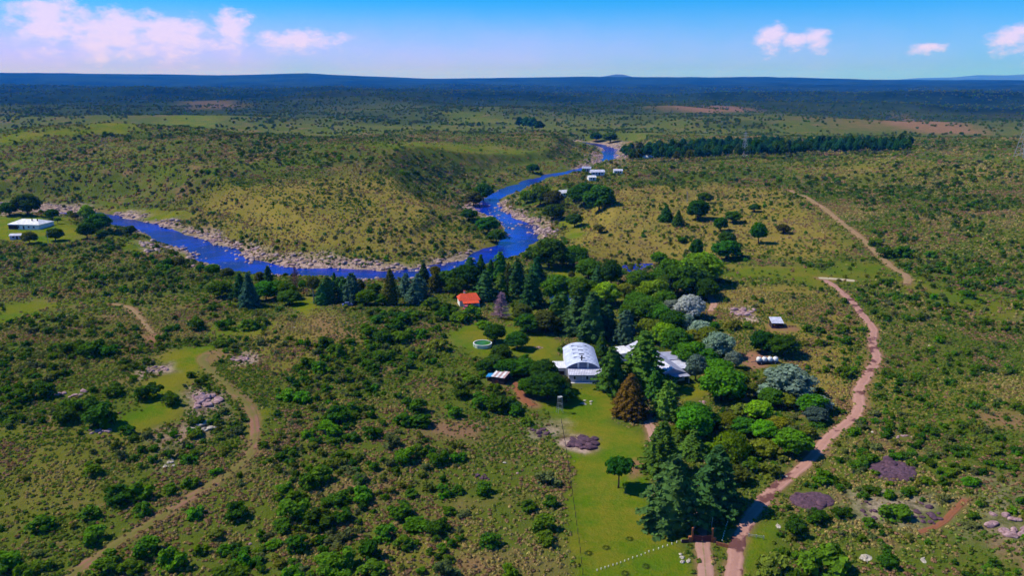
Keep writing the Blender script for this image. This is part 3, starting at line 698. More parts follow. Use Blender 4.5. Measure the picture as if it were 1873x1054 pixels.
def crown_willow(seed):
    g = np.random.default_rng(seed); mb = MB()
    for i in range(210):
        a = g.uniform(0, 6.28); rr = 0.48 * math.sqrt(g.uniform(0.05, 1)); zt = 0.98 - 0.42 * (rr / .48) ** 2 * g.uniform(.7, 1.1); L = g.uniform(.25, .62); zb = max(.07, zt - L)
        m = 12; z = np.linspace(zt, zb, m); out = rr + 0.02 * np.linspace(0, 1, m)
        C = np.stack([np.cos(a) * out, np.sin(a) * out, z], -1) + g.normal(scale=.012, size=(m, 3))
        leaves(mb, C, np.array([math.cos(a), math.sin(a), .35]) + g.normal(scale=.3, size=(m, 3)), 0.06, g, .8)
    lobe(mb, np.array([0, 0, .62]), np.array([.36, .36, .3]), 150, .06, g, core=.9)
    return mb.mesh('crown')
def shrub_mesh(seed, nl=9, nv=62, leaf=0.105, tall=0.72, spread=1.0, core=.7):
    g = np.random.default_rng(seed); mb = MB()
    for i in range(nl):
        a = i * 2.4 + g.uniform(-.5, .5); rr = 0.36 * math.sqrt((i + .3) / nl) * spread * g.uniform(.75, 1.1); r = g.uniform(.09, .22)
        z = tall * g.uniform(.22, .80) * (1 - 0.8 * rr) + .02
        lobe(mb, np.array([math.cos(a) * rr, math.sin(a) * rr, z]), np.array([r, r, r * .95]), nv, leaf, g, core=core)
    g2 = g.uniform(0, 6.28, 46); rad = g.uniform(.2, .48, 46)
    leaves(mb, np.stack([np.cos(g2) * rad, np.sin(g2) * rad, g.uniform(.0, .2, 46)], -1), np.stack([np.cos(g2), np.sin(g2), 0 * g2 + .6], -1), leaf, g)
    for k in range(3):
        a = g.uniform(0, 6.28); mb.tube([(0, 0, -.06), (.1 * math.cos(a), .1 * math.sin(a), .25)], [.02, .01], 4)
    return mb.mesh('shrub')

M_leaf = leaf_mat('foliage', trans=.34)
M_needle = leaf_mat('needles', trans=0.2)
M_bark = plain('bark', (0.075, 0.050, 0.038), 0.9, 0.4, 20)
M_palebark = plain('pale_bark', (0.22, 0.19, 0.16), 0.9, 0.3, 20)
M_twig = leaf_mat('bare_twigs', trans=0.0)
def with_mat(me, m): me.materials.append(m); return me
PROTO = {
 'broad': [with_mat(crown_broad(s), M_leaf) for s in (1, 2, 3, 4)],
 'oval': [with_mat(crown_broad(s, 30, 100, .058, .1, 1.0, .45), M_leaf) for s in (5, 6)],
 'high': [with_mat(crown_broad(s, 18, 95, .066, .42, .9), M_leaf) for s in (7, 8)],
 'low': [with_mat(crown_broad(s, 22, 100, .066, .02, .9), M_leaf) for s in (9, 10, 12)],
 'cedar': [with_mat(crown_conifer(s, 12, .46, .05, .066, .035, 1.1, .60, irr=.38), M_needle) for s in (20, 21, 22, 19)],
 'spruce': [with_mat(crown_conifer(s, 17, .72, .04, .055, .07, 1.05, .68, irr=.2), M_needle) for s in (23, 24)],
 'cypress': [with_mat(crown_conifer(s, 20, .5, .03, .06, -.06, .8, .8, irr=.2), M_needle) for s in (25,)],
 'rusty': [with_mat(crown_conifer(26, 15, .48, .03, .05, .06, 1.5, .74, irr=.1), M_needle)],
 'bare': [with_mat(crown_bare(27, True, 260), M_twig)], 'twiggy': [with_mat(crown_bare(28, False, 120), M_twig)],
 'willow': [with_mat(crown_willow(29), M_leaf)],
 'grove': [with_mat(crown_broad(s, 16, 60, .085, .12, 1.0, .4), M_leaf) for s in (31, 32, 33)],
}
T_broad = [with_mat(trunk_broad(s), M_bark) for s in (1, 2)]
T_high = [with_mat(trunk_broad(3, .42), M_bark)]
T_con = with_mat(trunk_conifer(), M_bark)
T_pale = with_mat(trunk_broad(4, .4), M_palebark)
TRUNK = {'high': T_high, 'cedar': [T_con], 'spruce': [T_con], 'cypress': [T_con], 'rusty': [T_con], 'bare': [T_con], 'twiggy': [T_con], 'grove': [T_pale]}
HUE = {'dark': (.040, .110, .008), 'green': (.058, .150, .008), 'bright': (.080, .215, .008), 'lime': (.14, .29, .008), 'olive': (.125, .155, .010), 'darkolive': (.078, .098, .014),
       'teal': (.044, .120, .030), 'blue': (.065, .145, .092), 'pine': (.062, .140, .016), 'silver': (.20, .29, .22), 'frost': (.42, .44, .46), 'rust': (.115, .072, .014),
       'mauve': (.30, .21, .25), 'redbare': (.17, .075, .08), 'greygreen': (.075, .125, .095), 'plant': (.026, .110, .034)}
LATIN = {'cedar': 'cedar_tree', 'spruce': 'spruce_tree', 'cypress': 'cypress_tree', 'rusty': 'dead_conifer', 'bare': 'bare_conifer', 'twiggy': 'bare_tree', 'willow': 'willow_tree', 'grove': 'plantation_tree'}
tg = np.random.default_rng(77)
SPREAD = {'broad': 1.22, 'oval': 1.1, 'low': 1.15, 'cedar': 1.32, 'spruce': 1.18, 'rusty': 1.08, 'willow': 1.1, 'cypress': 1.05}
SKIRT = {'high': 0.0, 'grove': 0.05, 'twiggy': 0.05, 'cedar': .36, 'spruce': .36, 'rusty': .40, 'low': .28, 'willow': .3, 'bare': .3, 'cypress': .3}
SQUAT = {'broad': .80, 'oval': 1.0, 'low': .66, 'willow': .85, 'cedar': 1.0, 'rusty': 1.0}
TREES = []   # base x, y, radius: nothing else grows there
def tree(u, vb, w, h, kind, hue, label, group=None):
    p = hit1(u, vb)
    _, _, depth = project(*p)
    dx, dy, dz = ray(u, vb - h); ztop = CAMZ + dz * p[1] / dy
    Wd = w * depth / FPX * SPREAD.get(kind, 1.0)
    yb = p[1] + Wd * SKIRT.get(kind, 0.22); xb = p[0] * yb / p[1]; p = np.array([xb, yb, float(Z(xb, yb)[0])])
    ztop = CAMZ + dz * (p[1] + .08 * Wd) / dy; Ht = max(ztop - p[2], Wd * SQUAT.get(kind, .5))
    if kind not in ('cedar', 'spruce', 'cypress', 'rusty', 'bare', 'twiggy'): Ht *= 0.93
    o = empty(LATIN.get(kind, 'broadleaf_tree'), (p[0], p[1], p[2]), tg.uniform(0, 6.28))
    o.scale = (Wd * tg.uniform(.96, 1.1), Wd * tg.uniform(.96, 1.1), Ht)
    cr = obj('crown', PROTO[kind][tg.integers(len(PROTO[kind]))], None, o)
    tl = TRUNK.get(kind, T_broad); tk = obj('trunk', tl[tg.integers(len(tl))], None, o)
    k = tg.uniform(.85, 1.18); c = HUE[hue]; cr.color = (c[0] * k * tg.uniform(.9, 1.15), c[1] * k, c[2] * k, 1)
    tag(o, label, 'tree', group); TREES.append((p[0], p[1], Wd * .5))
    return o
TREE_LIST = [
 # by the white house on the far left bank
 (18,396,28,22,'broad','dark','dark spreading tree at the left edge behind the white house'),
 (52,396,44,24,'broad','dark','wide dark tree directly behind the flat white house'),
 (96,402,22,18,'broad','dark','dark tree at the right rear corner of the white house'),
 (138,402,16,16,'broad','darkolive','small dark tree on the lawn between white house and river'),
 (106,410,14,13,'high','green','small slim tree on the lawn right of the white house'),
 (160,406,30,35,'oval','lime','tall lime green tree beside the blue river pool at far left'),
 (183,426,38,36,'broad','green','big green tree where the river comes in at left'),
 (160,438,30,34,'broad','dark','dark green tree in front of the lime tree by the river'),
 (188,438,22,20,'low','green','low round tree at the front right of the left river clump'),
 (239,431,20,20,'broad','dark','lone dark tree on the near bank below the upper pool'),
 (102,442,27,22,'broad','green','round tree with a bare trunk in front of the white house lawn'),
 (55,447,24,26,'broad','darkolive','thin olive tree beside the little grey shed at left'),
 (82,414,13,11,'high','dark','tiny dark tree against the front wall of the white house'),
 (308,489,17,18,'broad','green','left tree of the pair standing near the green river inlet'),
 (328,490,22,20,'broad','darkolive','right tree of the pair standing near the green river inlet'),
 (367,501,18,18,'high','green','small tree on the bank below the dark river boulder'),
 (390,505,25,22,'broad','green','round green tree on the bank left of the river rapids'),
 (416,510,22,20,'broad','darkolive','olive tree between the river rapids and the blue spruce'),
 (404,548,46,36,'low','green','broad leafy green tree left of the blue spruce'),
 # left riverside grove
 (441,551,28,52,'cedar','teal','dark cedar standing half behind the blue spruce'),
 (458,566,42,68,'spruce','blue','blue spruce with drooping tiers at the left end of the grove'),
 (487,552,40,38,'broad','bright','bright green round tree right of the blue spruce'),
 (492,524,22,38,'cedar','teal','dark conifer on the riverbank behind the bright round tree'),
 (476,520,18,26,'broad','darkolive','olive tree at the water behind the blue spruce'),
 (524,550,36,36,'broad','green','mid green tree beside the grassy glade'),
 (530,560,40,24,'low','dark','low dark tree at the left edge of the grassy glade'),
 (541,534,26,42,'twiggy','redbare','leafless reddish tree against the river water'),
 (556,540,24,30,'high','dark','dark tree at the back of the grassy glade'),
 (575,556,26,56,'high','darkolive','tall thin tree with a long bare trunk beside the glade'),
 (601,558,36,54,'cedar','teal','dark cedar right of the tall bare trunked tree'),
 (613,540,22,42,'spruce','dark','narrow dark conifer at the water behind the grove'),
 (625,545,20,44,'high','pine','slender pale trunked tree in the riverside grove'),
 (645,559,44,52,'cedar','blue','bluish cedar near the parked blue car at the grove'),
 (660,540,18,32,'oval','darkolive','small olive tree on the bank left of the tall cypress'),
 (685,540,24,20,'broad','green','small round tree left of the tall dark cypress'),
 (715,560,34,66,'cypress','darkolive','tall dark cypress rising over the river'),
 (743,547,34,46,'cedar','blue','blue cedar just right of the dark cypress'),
 (766,558,42,50,'cedar','blue','pale blue cedar in front of its dark neighbour'),
 (776,532,38,52,'spruce','teal','dark conifer at the river behind the pale blue cedar'),
 (797,537,30,42,'cypress','darkolive','dull olive conifer left of the red roofed cottage'),
 (796,508,20,24,'broad','olive','yellowish tree by the pale rocks on the river'),
 (820,532,40,36,'broad','green','green tree behind the left end of the red roof'),
 (853,530,50,44,'broad','dark','large leafy tree right behind the red roofed cottage'),
 (880,517,32,52,'spruce','dark','very dark conifer at the river bend behind the cottage'),
 (898,520,22,44,'cypress','dark','narrow black green conifer at the river bend'),
 (888,556,44,52,'cedar','teal','bushy cedar touching the right end of the red cottage'),
 (915,522,38,62,'cedar','pine','tall green cedar against the rapids'),
 (916,550,36,44,'cedar','pine','middle cedar in front of the tall green one'),
 (930,534,22,52,'cypress','darkolive','brownish narrow conifer in the middle of the cedar stand'),
 (946,542,40,70,'cedar','teal','tallest blue green cedar of the central stand'),
 (982,528,34,60,'cedar','teal','cedar at the right side of the central stand by the lawn'),
 (973,566,48,46,'cedar','teal','low broad cedar right of the bare purple tree'),
 (917,587,48,54,'bare','mauve','leafless purple grey conifer on the lawn below the cottage'),
 (965,478,20,20,'broad','green','green tree at the river behind the cedar stand'),
 # behind the houses
 (1004,494,62,50,'broad','dark','large dark round tree at the end of the rapids'),
 (1050,492,46,40,'broad','green','fresh green tree right of the large dark round one'),
 (1036,488,28,30,'broad','bright','bright green tree squeezed between two larger riverside trees'),
 (1076,514,44,46,'broad','green','round topped tree at the edge of the picnic lawn'),
 (1117,528,42,58,'oval','dark','tall egg shaped dark tree left of the pond'),
 (1045,512,14,18,'oval','darkolive','little pointed tree on the picnic lawn'),
 (1092,528,30,30,'cedar','teal','small cedar in shade beside the egg shaped tree'),
 (1020,555,56,46,'broad','green','wide green tree shading the hidden white roof'),
 (1060,558,54,46,'broad','green','arching green tree right of the hidden white roof'),
 (1082,560,26,36,'broad','olive','olive brown tree among the arching green ones'),
 (1108,562,48,40,'broad','lime','yellow green tree above the garden path'),
 (1142,553,42,38,'high','olive','olive tree with a visible trunk beside the brown hut'),
 (1168,534,42,32,'broad','green','rounded tree just below the pond'),
 (1198,526,30,26,'broad','green','smaller rounded tree at the right tip of the pond'),
 (1185,531,15,30,'spruce','blue','small blue grey conifer among the pond trees'),
 (1228,522,52,52,'broad','bright','bright green round tree right of the pond'),
 (1280,530,72,54,'broad','bright','largest bright green tree on the right above the grove path'),
 (1255,548,66,52,'broad','dark','deep green tree in front of the largest bright one'),
 (1290,552,44,36,'broad','dark','dark tree shading the grove path'),
 (1166,578,46,46,'broad','bright','fresh green tree left of the frosted silver ones'),
 (1196,562,54,44,'broad','lime','yellow green crown in the middle of the grove'),
 (1216,570,40,34,'broad','green','green tree in the middle grove beside the silver crown'),
 (1183,590,50,42,'broad','green','dark green crown above the garden drive'),
 (1230,580,34,34,'broad','silver','small silver green tree left of the frosted white one'),
 (1260,588,50,50,'broad','frost','frosted white lavender tree standing above the grove'),
 (1253,610,34,38,'broad','silver','silver grey tree below the frosted white one'),
 (1280,622,38,34,'broad','silver','silver tree half hidden behind the larger silver one'),
 (1312,660,54,52,'broad','silver','large silver leaved tree by the tank trailer yard'),
 (1341,678,28,40,'broad','silver','slim silver tree beside the orange dirt yard'),
 (1187,628,48,48,'broad','olive','olive green tree behind the long roofed house'),
 (1212,634,46,40,'broad','lime','lime tree behind the long roofed house'),
 (1230,612,46,40,'broad','green','green tree above the lime one behind the house'),
 (1236,650,52,46,'broad','green','green tree touching the back of the long roofed house'),
 (1264,640,38,38,'broad','olive','yellowish tree between silver crowns'),
 (1266,676,54,48,'broad','bright','bright green tree at the right side of the long roofed house'),
 (1272,700,38,58,'oval','greygreen','tall grey green tree at the corner of the long roofed house'),
 (1307,607,18,20,'broad','green','small lone tree on the grass right of the silver trees'),
 # cedars around the houses
 (1018,602,44,60,'cedar','pine','green cedar left of the great cedar behind the barrel roof'),
 (1052,620,56,78,'cedar','teal','cedar with layered boughs behind the barrel roof, left one'),
 (1082,632,70,92,'cedar','teal','great layered cedar directly behind the barrel roofed house'),
 (1110,622,46,66,'cedar','teal','cedar on the right flank of the great cedar'),
 (1144,635,48,60,'cedar','blue','blue grey cedar between the two white houses'),
 (1100,655,32,48,'spruce','pine','green fir at the right wall of the barrel roofed house'),
 (998,612,46,44,'broad','darkolive','olive broadleaf tree left of the layered cedars'),
 (966,612,50,28,'low','dark','dark low tree group at the back of the pool lawn'),
 (905,629,38,38,'broad','dark','dark tree just above the round garden pool'),
 (946,642,38,32,'broad','dark','round dark tree right of the garden pool'),
 (1118,726,64,76,'cedar','pine','broad cedar hugging the right side of the barrel roofed house'),
 (1176,722,82,98,'cedar','pine','huge cedar covering the left half of the long roofed house'),
 (1152,774,76,84,'rusty','rust','dying rust brown conifer on the front lawn'),
 (1219,776,56,74,'cedar','pine','cedar right of the rust brown conifer'),
 (1196,735,40,52,'cedar','pine','cedar between the rust brown conifer and the long roof'),
 # left of the barrel house
 (916,664,44,36,'low','dark','dark tree between the pool and the striped shed'),
 (884,686,30,30,'low','dark','round dark tree just behind the blue tarp'),
 (930,694,48,40,'low','dark','dark leafy tree right behind the striped shed'),
 (957,694,48,42,'low','green','green tree left of the barrel roofed house'),
 (994,704,48,44,'broad','dark','dark tree overlapping the left wing of the barrel house'),
 (968,728,44,40,'low','dark','dark tree above the red barn path'),
 (1002,738,60,56,'broad','dark','large dark tree in front of the left wing'),
 (1028,720,34,34,'broad','darkolive','olive tree at the front left corner of the barrel house'),
 (1036,741,34,36,'low','dark','round dark bushy tree beside the timber frame'),
 # right of the long house
 (1312,704,50,44,'broad','bright','upper bright green tree right of the house lawn'),
 (1318,740,74,58,'broad','bright','big bright green tree right of the house lawn'),
 (1348,716,40,44,'broad','olive','olive tree behind the big bright green one'),
 (1377,730,28,32,'oval','olive','small olive tree above the red garden path'),
 (1393,648,44,44,'broad','dark','dark green tree left above the tank trailer'),
 (1432,658,58,32,'low','dark','wide dark tree right above the tank trailer'),
 (1440,740,92,66,'low','silver','very large silver tree below the tank trailer'),
 (1500,760,40,40,'low','silver','silver tree at the right end of the big silver crown'),
 (1484,764,56,46,'low','bright','bright green tree in front of the silver crown'),
 (1409,748,40,38,'broad','green','green tree at the left foot of the silver crown'),
 (1439,750,40,34,'low','olive','olive rounded tree at the foot of the silver crown'),
 (1270,790,56,46,'broad','green','green tree below the house lawn beside the rocks'),
 (1386,772,50,36,'low','lime','yellow green tree at the head of the lower thicket'),
 (1492,778,42,30,'low','greygreen','grey green bushy tree near the dirt road bend'),
 # lower drive
 (1268,806,64,46,'broad','bright','bright green tree above the two gate cedars'),
 (1266,845,66,60,'spruce','pine','light green fir behind the gate cedars'),
 (1336,848,62,56,'willow','lime','lime green weeping willow right of the gate cedars'),
 (1396,842,48,38,'low','olive','yellow green tree right of the willow'),
 (1448,842,72,46,'low','bright','broad bright green tree beside the dirt road'),
 (1396,808,48,36,'low','lime','lime tree above the yellow green one by the road'),
 (1208,882,76,92,'cedar','pine','rear cedar of the three at the entrance gate'),
 (1226,988,106,160,'cedar','teal','massive dark cedar left of the entrance gate'),
 (1306,955,96,126,'cedar','teal','massive dark cedar right of the entrance gate'),
 (1131,893,58,62,'high','dark','solitary round headed tree with bare trunk on the front lawn'),
 # scattered trees on the golden field
 (1218,408,32,34,'spruce','dark','pointed dark tree at the left of the golden field'),
 (1240,416,26,32,'spruce','dark','second pointed dark tree at the left of the golden field'),
 (1276,405,42,32,'broad','dark','wide dark tree on the golden field'),
 (1289,373,30,20,'low','dark','distant dark tree at the top of the golden field'),
 (1318,425,26,32,'low','dark','round tree right of the wide dark one on the golden field'),
 (1340,410,32,20,'low','dark','low wide tree in the middle of the golden field'),
 (1329,452,34,32,'low','dark','tree just above the largest clump on the golden field'),
 (1328,478,54,36,'low','dark','largest bushy clump at the bottom of the golden field'),
 (1387,447,36,44,'oval','dark','tall round tree alone at the right of the golden field'),
 (1273,476,28,44,'oval','green','tall tree on the slope right above the pond'),
 (1432,429,26,18,'low','darkolive','small low tree at the right end of the golden field'),
 (1380,389,22,14,'low','dark','tiny tree at the upper right of the golden field'),
 (1248,446,16,12,'low','dark','tiny bush tree left of the slope tree above the pond'),
 (1206,486,34,28,'low','lime','yellow green tree overhanging the pond'),
 # along the upper river
 (1068,380,46,36,'broad','dark','left tree of the dark clump beside the small white hut'),
 (1096,388,54,38,'broad','dark','right tree of the dark clump beside the small white hut'),
 (1050,372,28,26,'broad','green','green tree right next to the small white hut'),
 (1051,417,30,30,'low','dark','round tree on the bank right of the rocks'),
 (1013,404,34,32,'broad','dark','tree on the inner river bend above the rocks'),
 (988,378,40,34,'broad','green','left tree of the riverside belt on the inner bend'),
 (1012,380,34,30,'broad','darkolive','middle tree of the riverside belt on the inner bend'),
 (964,372,26,24,'broad','green','tree at the water on the inner bend'),
 (1095,427,22,18,'low','darkolive','small tree by the sandy trail on the golden field'),
 (884,368,34,30,'broad','dark','dark tree on the outer bend of the upper river'),
 (866,378,30,26,'broad','darkolive','olive tree on the outer bend of the upper river'),
 (858,405,30,22,'low','dark','dark tree on the slope left of the rapids'),
 (893,428,44,30,'low','dark','dark trees edge left of the rapids, upper one'),
 (908,446,36,30,'low','dark','dark tree left of the rapids near the water'),
 (975,318,26,20,'low','dark','single dark tree left of the upper river'),
 (1090,260,24,16,'low','dark','dark tree left of the river head'),
 (1116,262,28,18,'low','dark','dark tree right of the river head'),
 (950,236,16,26,'grove','plant','left pine of the far dark clump'),
 (962,238,22,28,'grove','plant','second pine of the far dark clump'),
 (974,239,24,28,'grove','plant','third pine of the far dark clump'),
 (986,240,22,22,'grove','plant','right pine of the far dark clump'),

 (1222,545,46,40,'broad','green','green tree in front of the bright trees right of the pond'),
 (1150,590,36,34,'broad','green','green tree beside the garden drive above the blue grey cedar'),
 (1205,595,40,36,'broad','bright','bright crown between the dark green crown and silver trees'),
 (1250,665,40,40,'broad','green','green tree pressed between the long roof and the silver trees'),
 (1295,640,44,40,'broad','olive','olive crown in front of the large silver tree'),
 (1290,680,44,42,'broad','green','green crown right of the tall grey green tree'),
 (1340,740,44,40,'low','green','green tree right of the big bright tree by the lawn'),
 (1300,790,44,36,'low','dark','dark tree among rocks below the house lawn'),
 (1330,790,44,34,'low','olive','olive tree above the willow'),
 (1360,800,44,34,'low','green','green tree right above the willow'),
 (1425,800,46,36,'low','olive','olive tree above the broad bright tree by the road'),
 (1240,830,44,44,'spruce','pine','small light fir left of the big fir behind the gate cedars'),
 (1345,890,46,36,'low','darkolive','dull olive tree below the willow near the right gate cedar'),
 (1470,752,44,36,'low','silver','silver crown at the right shoulder of the very large silver tree'),
 (1404,734,40,36,'low','silver','silver crown at the left shoulder of the very large silver tree'),
 (1030,590,40,52,'cedar','pine','green cedar just below the hidden white roof'),
 (955,590,36,34,'broad','darkolive','olive tree below the low broad cedar'),
 (985,605,40,30,'low','dark','dark tree at the right of the back pool lawn'),
 (940,690,44,36,'low','green','leafy green tree between the striped shed and left wing'),
 (905,680,40,34,'low','dark','dark tree behind the striped shed roof'),
 (860,520,36,36,'cedar','teal','cedar behind the leafy tree at the cottage'),
 (835,545,40,30,'broad','green','leafy tree at the left side of the red cottage'),
 (700,560,30,26,'low','green','low green tree at the foot of the dark cypress'),
 (590,560,30,40,'cedar','teal','small cedar right of the tall bare trunked tree'),
 (630,556,34,44,'cedar','teal','dark cedar left of the bluish cedar'),
 (670,560,34,30,'broad','green','green tree between bluish cedar and cypress'),
 (510,545,34,34,'broad','green','green tree between the bright round tree and the glade'),
]
for t in TREE_LIST: tree(*t)
# plantation wall across the middle distance
front = [(1142, 297), (1200, 296), (1260, 294), (1330, 290), (1420, 287), (1500, 284), (1580, 282), (1668, 280)]
fu = [p[0] for p in front]; fv = [p[1] for p in front]
for row in range(4):
    for u in np.arange(1146, 1668, 10.5):
        if row == 3 and not (1200 < u < 1420): continue
        uu = u + tg.uniform(-4, 4); v = np.interp(uu, fu, fv) - row * 5.0 + tg.uniform(-1, 1)
        if row == 0 and (uu < 1150 or abs(uu - 1185) < 10): continue
        tree(uu, v, tg.uniform(13, 20), tg.uniform(22, 31), 'grove', ['plant', 'dark', 'plant', 'darkolive' if uu < 1270 else 'plant'][tg.integers(4)],
             ['tall dark tree in the front row of the long distant plantation', 'tall dark tree behind the front row of the distant plantation',
              'tall dark tree deep inside the distant plantation', 'tall dark tree in the raised back row of the distant plantation'][row], 'trees of the distant plantation')

# ------------------------------------------------------------------ buildings
M_white = plain('white_render', (0.72, 0.72, 0.74), 0.8, 0.12, 0.6)
M_lav = plain('lavender_render', (0.52, 0.50, 0.62), 0.8, 0.15, 0.5)
M_glass = plain('dark_glass', (0.03, 0.04, 0.07), 0.15, 0.3, 2)
M_bluegl = plain('blue_grey_glazing', (0.10, 0.14, 0.24), 0.2, 0.2, 1)
M_dark = plain('dark_timber', (0.035, 0.025, 0.025), 0.85, 0.3, 3)
M_brick = plain('pink_brick', (0.40, 0.26, 0.26), 0.9, 0.2, 3)
M_red = plain('red_tile', (0.62, 0.075, 0.022), 0.7, 0.2, 2)
M_wood = plain('orange_timber', (0.30, 0.105, 0.045), 0.8, 0.35, 2.5)
M_maroon = plain('maroon_boards', (0.085, 0.028, 0.030), 0.8, 0.3, 2.5)
M_pole = plain('weathered_pole', (0.34, 0.36, 0.36), 0.8, 0.25, 3)
M_wpost = plain('whitewash', (0.78, 0.76, 0.62), 0.8, 0.12, 3)
M_black = plain('black_rubber', (0.015, 0.015, 0.017), 0.7, 0.2, 5)
M_steel = plain('dark_steel', (0.055, 0.06, 0.09), 0.5, 0.2, 2, 0.3)
M_tank = plain('white_plastic', (0.80, 0.80, 0.82), 0.35, 0.06, 1)
M_tarp = plain('blue_tarp', (0.02, 0.22, 0.50), 0.6, 0.2, 1.5)
M_galv = plain('galvanised', (0.46, 0.47, 0.52), 0.5, 0.15, 2, 0.4)
def sheet_roof(name, colr, period, axis):
    m, nd, lk = new_mat(name); b = pbsdf(m); P = coord(m)
    s = nd.new('ShaderNodeSeparateXYZ'); lk.new(P, s.inputs[0])
    w = N_math(m, 'SINE', N_math(m, 'MULTIPLY', s.outputs[axis], 6.2832 / period))
    n = N_noise(m, P, 0.5, 5, 0.65)
    c = N_mix(m, N_ramp(m, n, 0.35, 0.7), tuple(np.array(colr) * .72), tuple(np.minimum(np.array(colr) * 1.1, .95)))
    lk.new(c, b.inputs['Base Color']); b.inputs['Roughness'].default_value = 0.5; b.inputs['Metallic'].default_value = 0.0
    bump(m, w, 0.6, 0.06); return m
M_barrel = sheet_roof('blue_white_sheet', (0.60, 0.66, 0.86), 0.45, 0)
M_sheet = sheet_roof('white_sheet', (0.58, 0.59, 0.74), 0.5, 0)
M_sheet2 = sheet_roof('lavender_sheet', (0.38, 0.40, 0.56), 0.6, 1)
M_sheetw = sheet_roof('bright_sheet', (0.80, 0.80, 0.84), 0.6, 0)
KEEP = []   # (x, y, radius) kept clear of scrub
def window(name, x0, x1, y, z0, z1, par, face=-1, frame=M_white):
    """window in a wall that faces -y (face=-1) at plane y: frame proud of the wall, pane set into it"""
    w = empty_part(name, par)
    t = .09
    f = MB(); f.box(x0 - t, x1 + t, min(y, y + face * .07), max(y, y + face * .07), z1, z1 + t).box(x0 - t, x1 + t, min(y, y + face * .10), max(y, y + face * .10), z0 - t, z0)
    f.box(x0 - t, x0, min(y, y + face * .07), max(y, y + face * .07), z0, z1).box(x1, x1 + t, min(y, y + face * .07), max(y, y + face * .07), z0, z1)
    o = f.build(name, frame, par)
    MB().box(x0, x1, min(y + face * .01, y + face * .035), max(y + face * .01, y + face * .035), z0, z1).build('pane', M_glass, o)
    return o
def empty_part(n, p): return None

# barrel roofed house
hb = hit1(1067, 701); hx, hy = 21.6, float(hb[1]) ; hz = float(hb[2])
house = empty('barrel_roof_house', (hx, hy, hz)); tag(house, 'white house with blue grey barrel roof and flat front porch', 'house'); KEEP.append((hx, hy + 11, 14))
LB, WB, YF = 18.0, 5.1, 4.6     # length, half width, front of the hall behind the porch
MB().box(-WB + .15, WB - .15, YF, YF + LB, -1, 3.1).build('wall', M_white, house)
th = np.linspace(-1, 1, 25); Rb = (WB ** 2 + 1.9 ** 2) / (2 * 1.9); am = math.asin(WB / Rb)
arc = np.stack([Rb * np.sin(th * am), 3.1 + Rb * np.cos(th * am) - Rb * math.cos(am)], -1)
def arch_strip(y0, y1, lift, thick, k0=0, k1=24):
    mb = MB()
    for k in range(k0, k1):
        (xa, za), (xb, zb) = arc[k], arc[k + 1]
        mb.hexa([(xa, y0, za + lift), (xb, y0, zb + lift), (xb, y1, zb + lift), (xa, y1, za + lift), (xa, y0, za + lift + thick), (xb, y0, zb + lift + thick), (xb, y1, zb + lift + thick), (xa, y1, za + lift + thick)])
    return mb
for k in range(6):      # roof sheets, laid side by side along the barrel
    y0 = YF - .35 + k * (LB + .7) / 6
    arch_strip(y0 + .012, y0 + (LB + .7) / 6 - .012, 0.02 * (k % 2), .10).build('roof_panel', M_barrel, house, False)
g = MB()
for k in range(1, 23):
    (xa, za), (xb, zb) = arc[k], arc[k + 1]; g.hexa([(xa, YF + .05, 3.1), (xb, YF + .05, 3.1), (xb, YF + .25, 3.1), (xa, YF + .25, 3.1), (xa, YF + .05, za), (xb, YF + .05, zb), (xb, YF + .25, zb), (xa, YF + .25, za)])
g.build('gable', M_white, house)
def gable_pane(x0, x1):
    mb = MB(); xs = np.linspace(x0, x1, 7)
    zz = 3.1 + np.sqrt(Rb ** 2 - xs ** 2) - Rb * math.cos(am) - .16
    for i in range(6):
        mb.hexa([(xs[i], YF - .03, 2.98), (xs[i + 1], YF - .03, 2.98), (xs[i + 1], YF + .04, 2.98), (xs[i], YF + .04, 2.98), (xs[i], YF - .03, max(zz[i], 3.05)), (xs[i + 1], YF - .03, max(zz[i + 1], 3.05)), (xs[i + 1], YF + .04, max(zz[i + 1], 3.05)), (xs[i], YF + .04, max(zz[i], 3.05))])
    return mb.build('gable_pane', M_bluegl, house)
gable_pane(-4.4, -1.75); gable_pane(-1.15, 1.15); gable_pane(1.75, 4.4)
for k, yy in enumerate((7.6, 11.2, 14.8, 18.4)):
    MB().box(-.8, .8, yy, yy + .45, 5.0, 5.24).build('roof_vent', M_steel if k < 3 else M_galv, house)
    MB().box(-2.6, 2.4, yy + 1.3, yy + 1.42, 4.55, 5.17).build('roof_rib', M_sheetw, house)
ch = MB().box(-.55, -.15, 5.6, 6.0, 4.9, 6.5).build('chimney', M_dark, house); MB().box(-.65, -.05, 5.5, 6.1, 6.5, 6.62).build('cap', M_dark, ch)
PX0, PX1 = -4.4, 5.4
MB().box(PX0, PX1, .5, YF - .02, -1, 2.35).build('porch_wall', M_lav, house)
MB().slab([(PX0 - .3, 0, 2.52), (PX1 + .3, 0, 2.52), (PX1 + .3, YF - .03, 2.96), (PX0 - .3, YF - .03, 2.96)], .14).build('porch_roof', M_sheet, house)
for x0, x1 in ((-3.1, -2.5), (0.6, 1.3), (4.1, 4.8)): window('window', x0, x1, .5, .95, 2.0, house)
for x in np.linspace(PX0 - .1, PX1 + .1, 6): MB().box(x - .06, x + .06, .12, .24, 0, 2.38).build('porch_post', M_white, house)
MB().box(PX0 - .6, PX1 + .6, -.5, .48, -.6, .12).build('step', M_white, house)
MB().box(-8.9, -5.0, 5.4, 10.4, -1, 2.75).build('wing_wall', M_white, house)
MB().slab([(-9.3, 5.0, 2.9), (-4.95, 5.0, 2.9), (-4.95, 10.8, 3.02), (-9.3, 10.8, 3.02)], .16).build('wing_roof', M_sheetw, house)
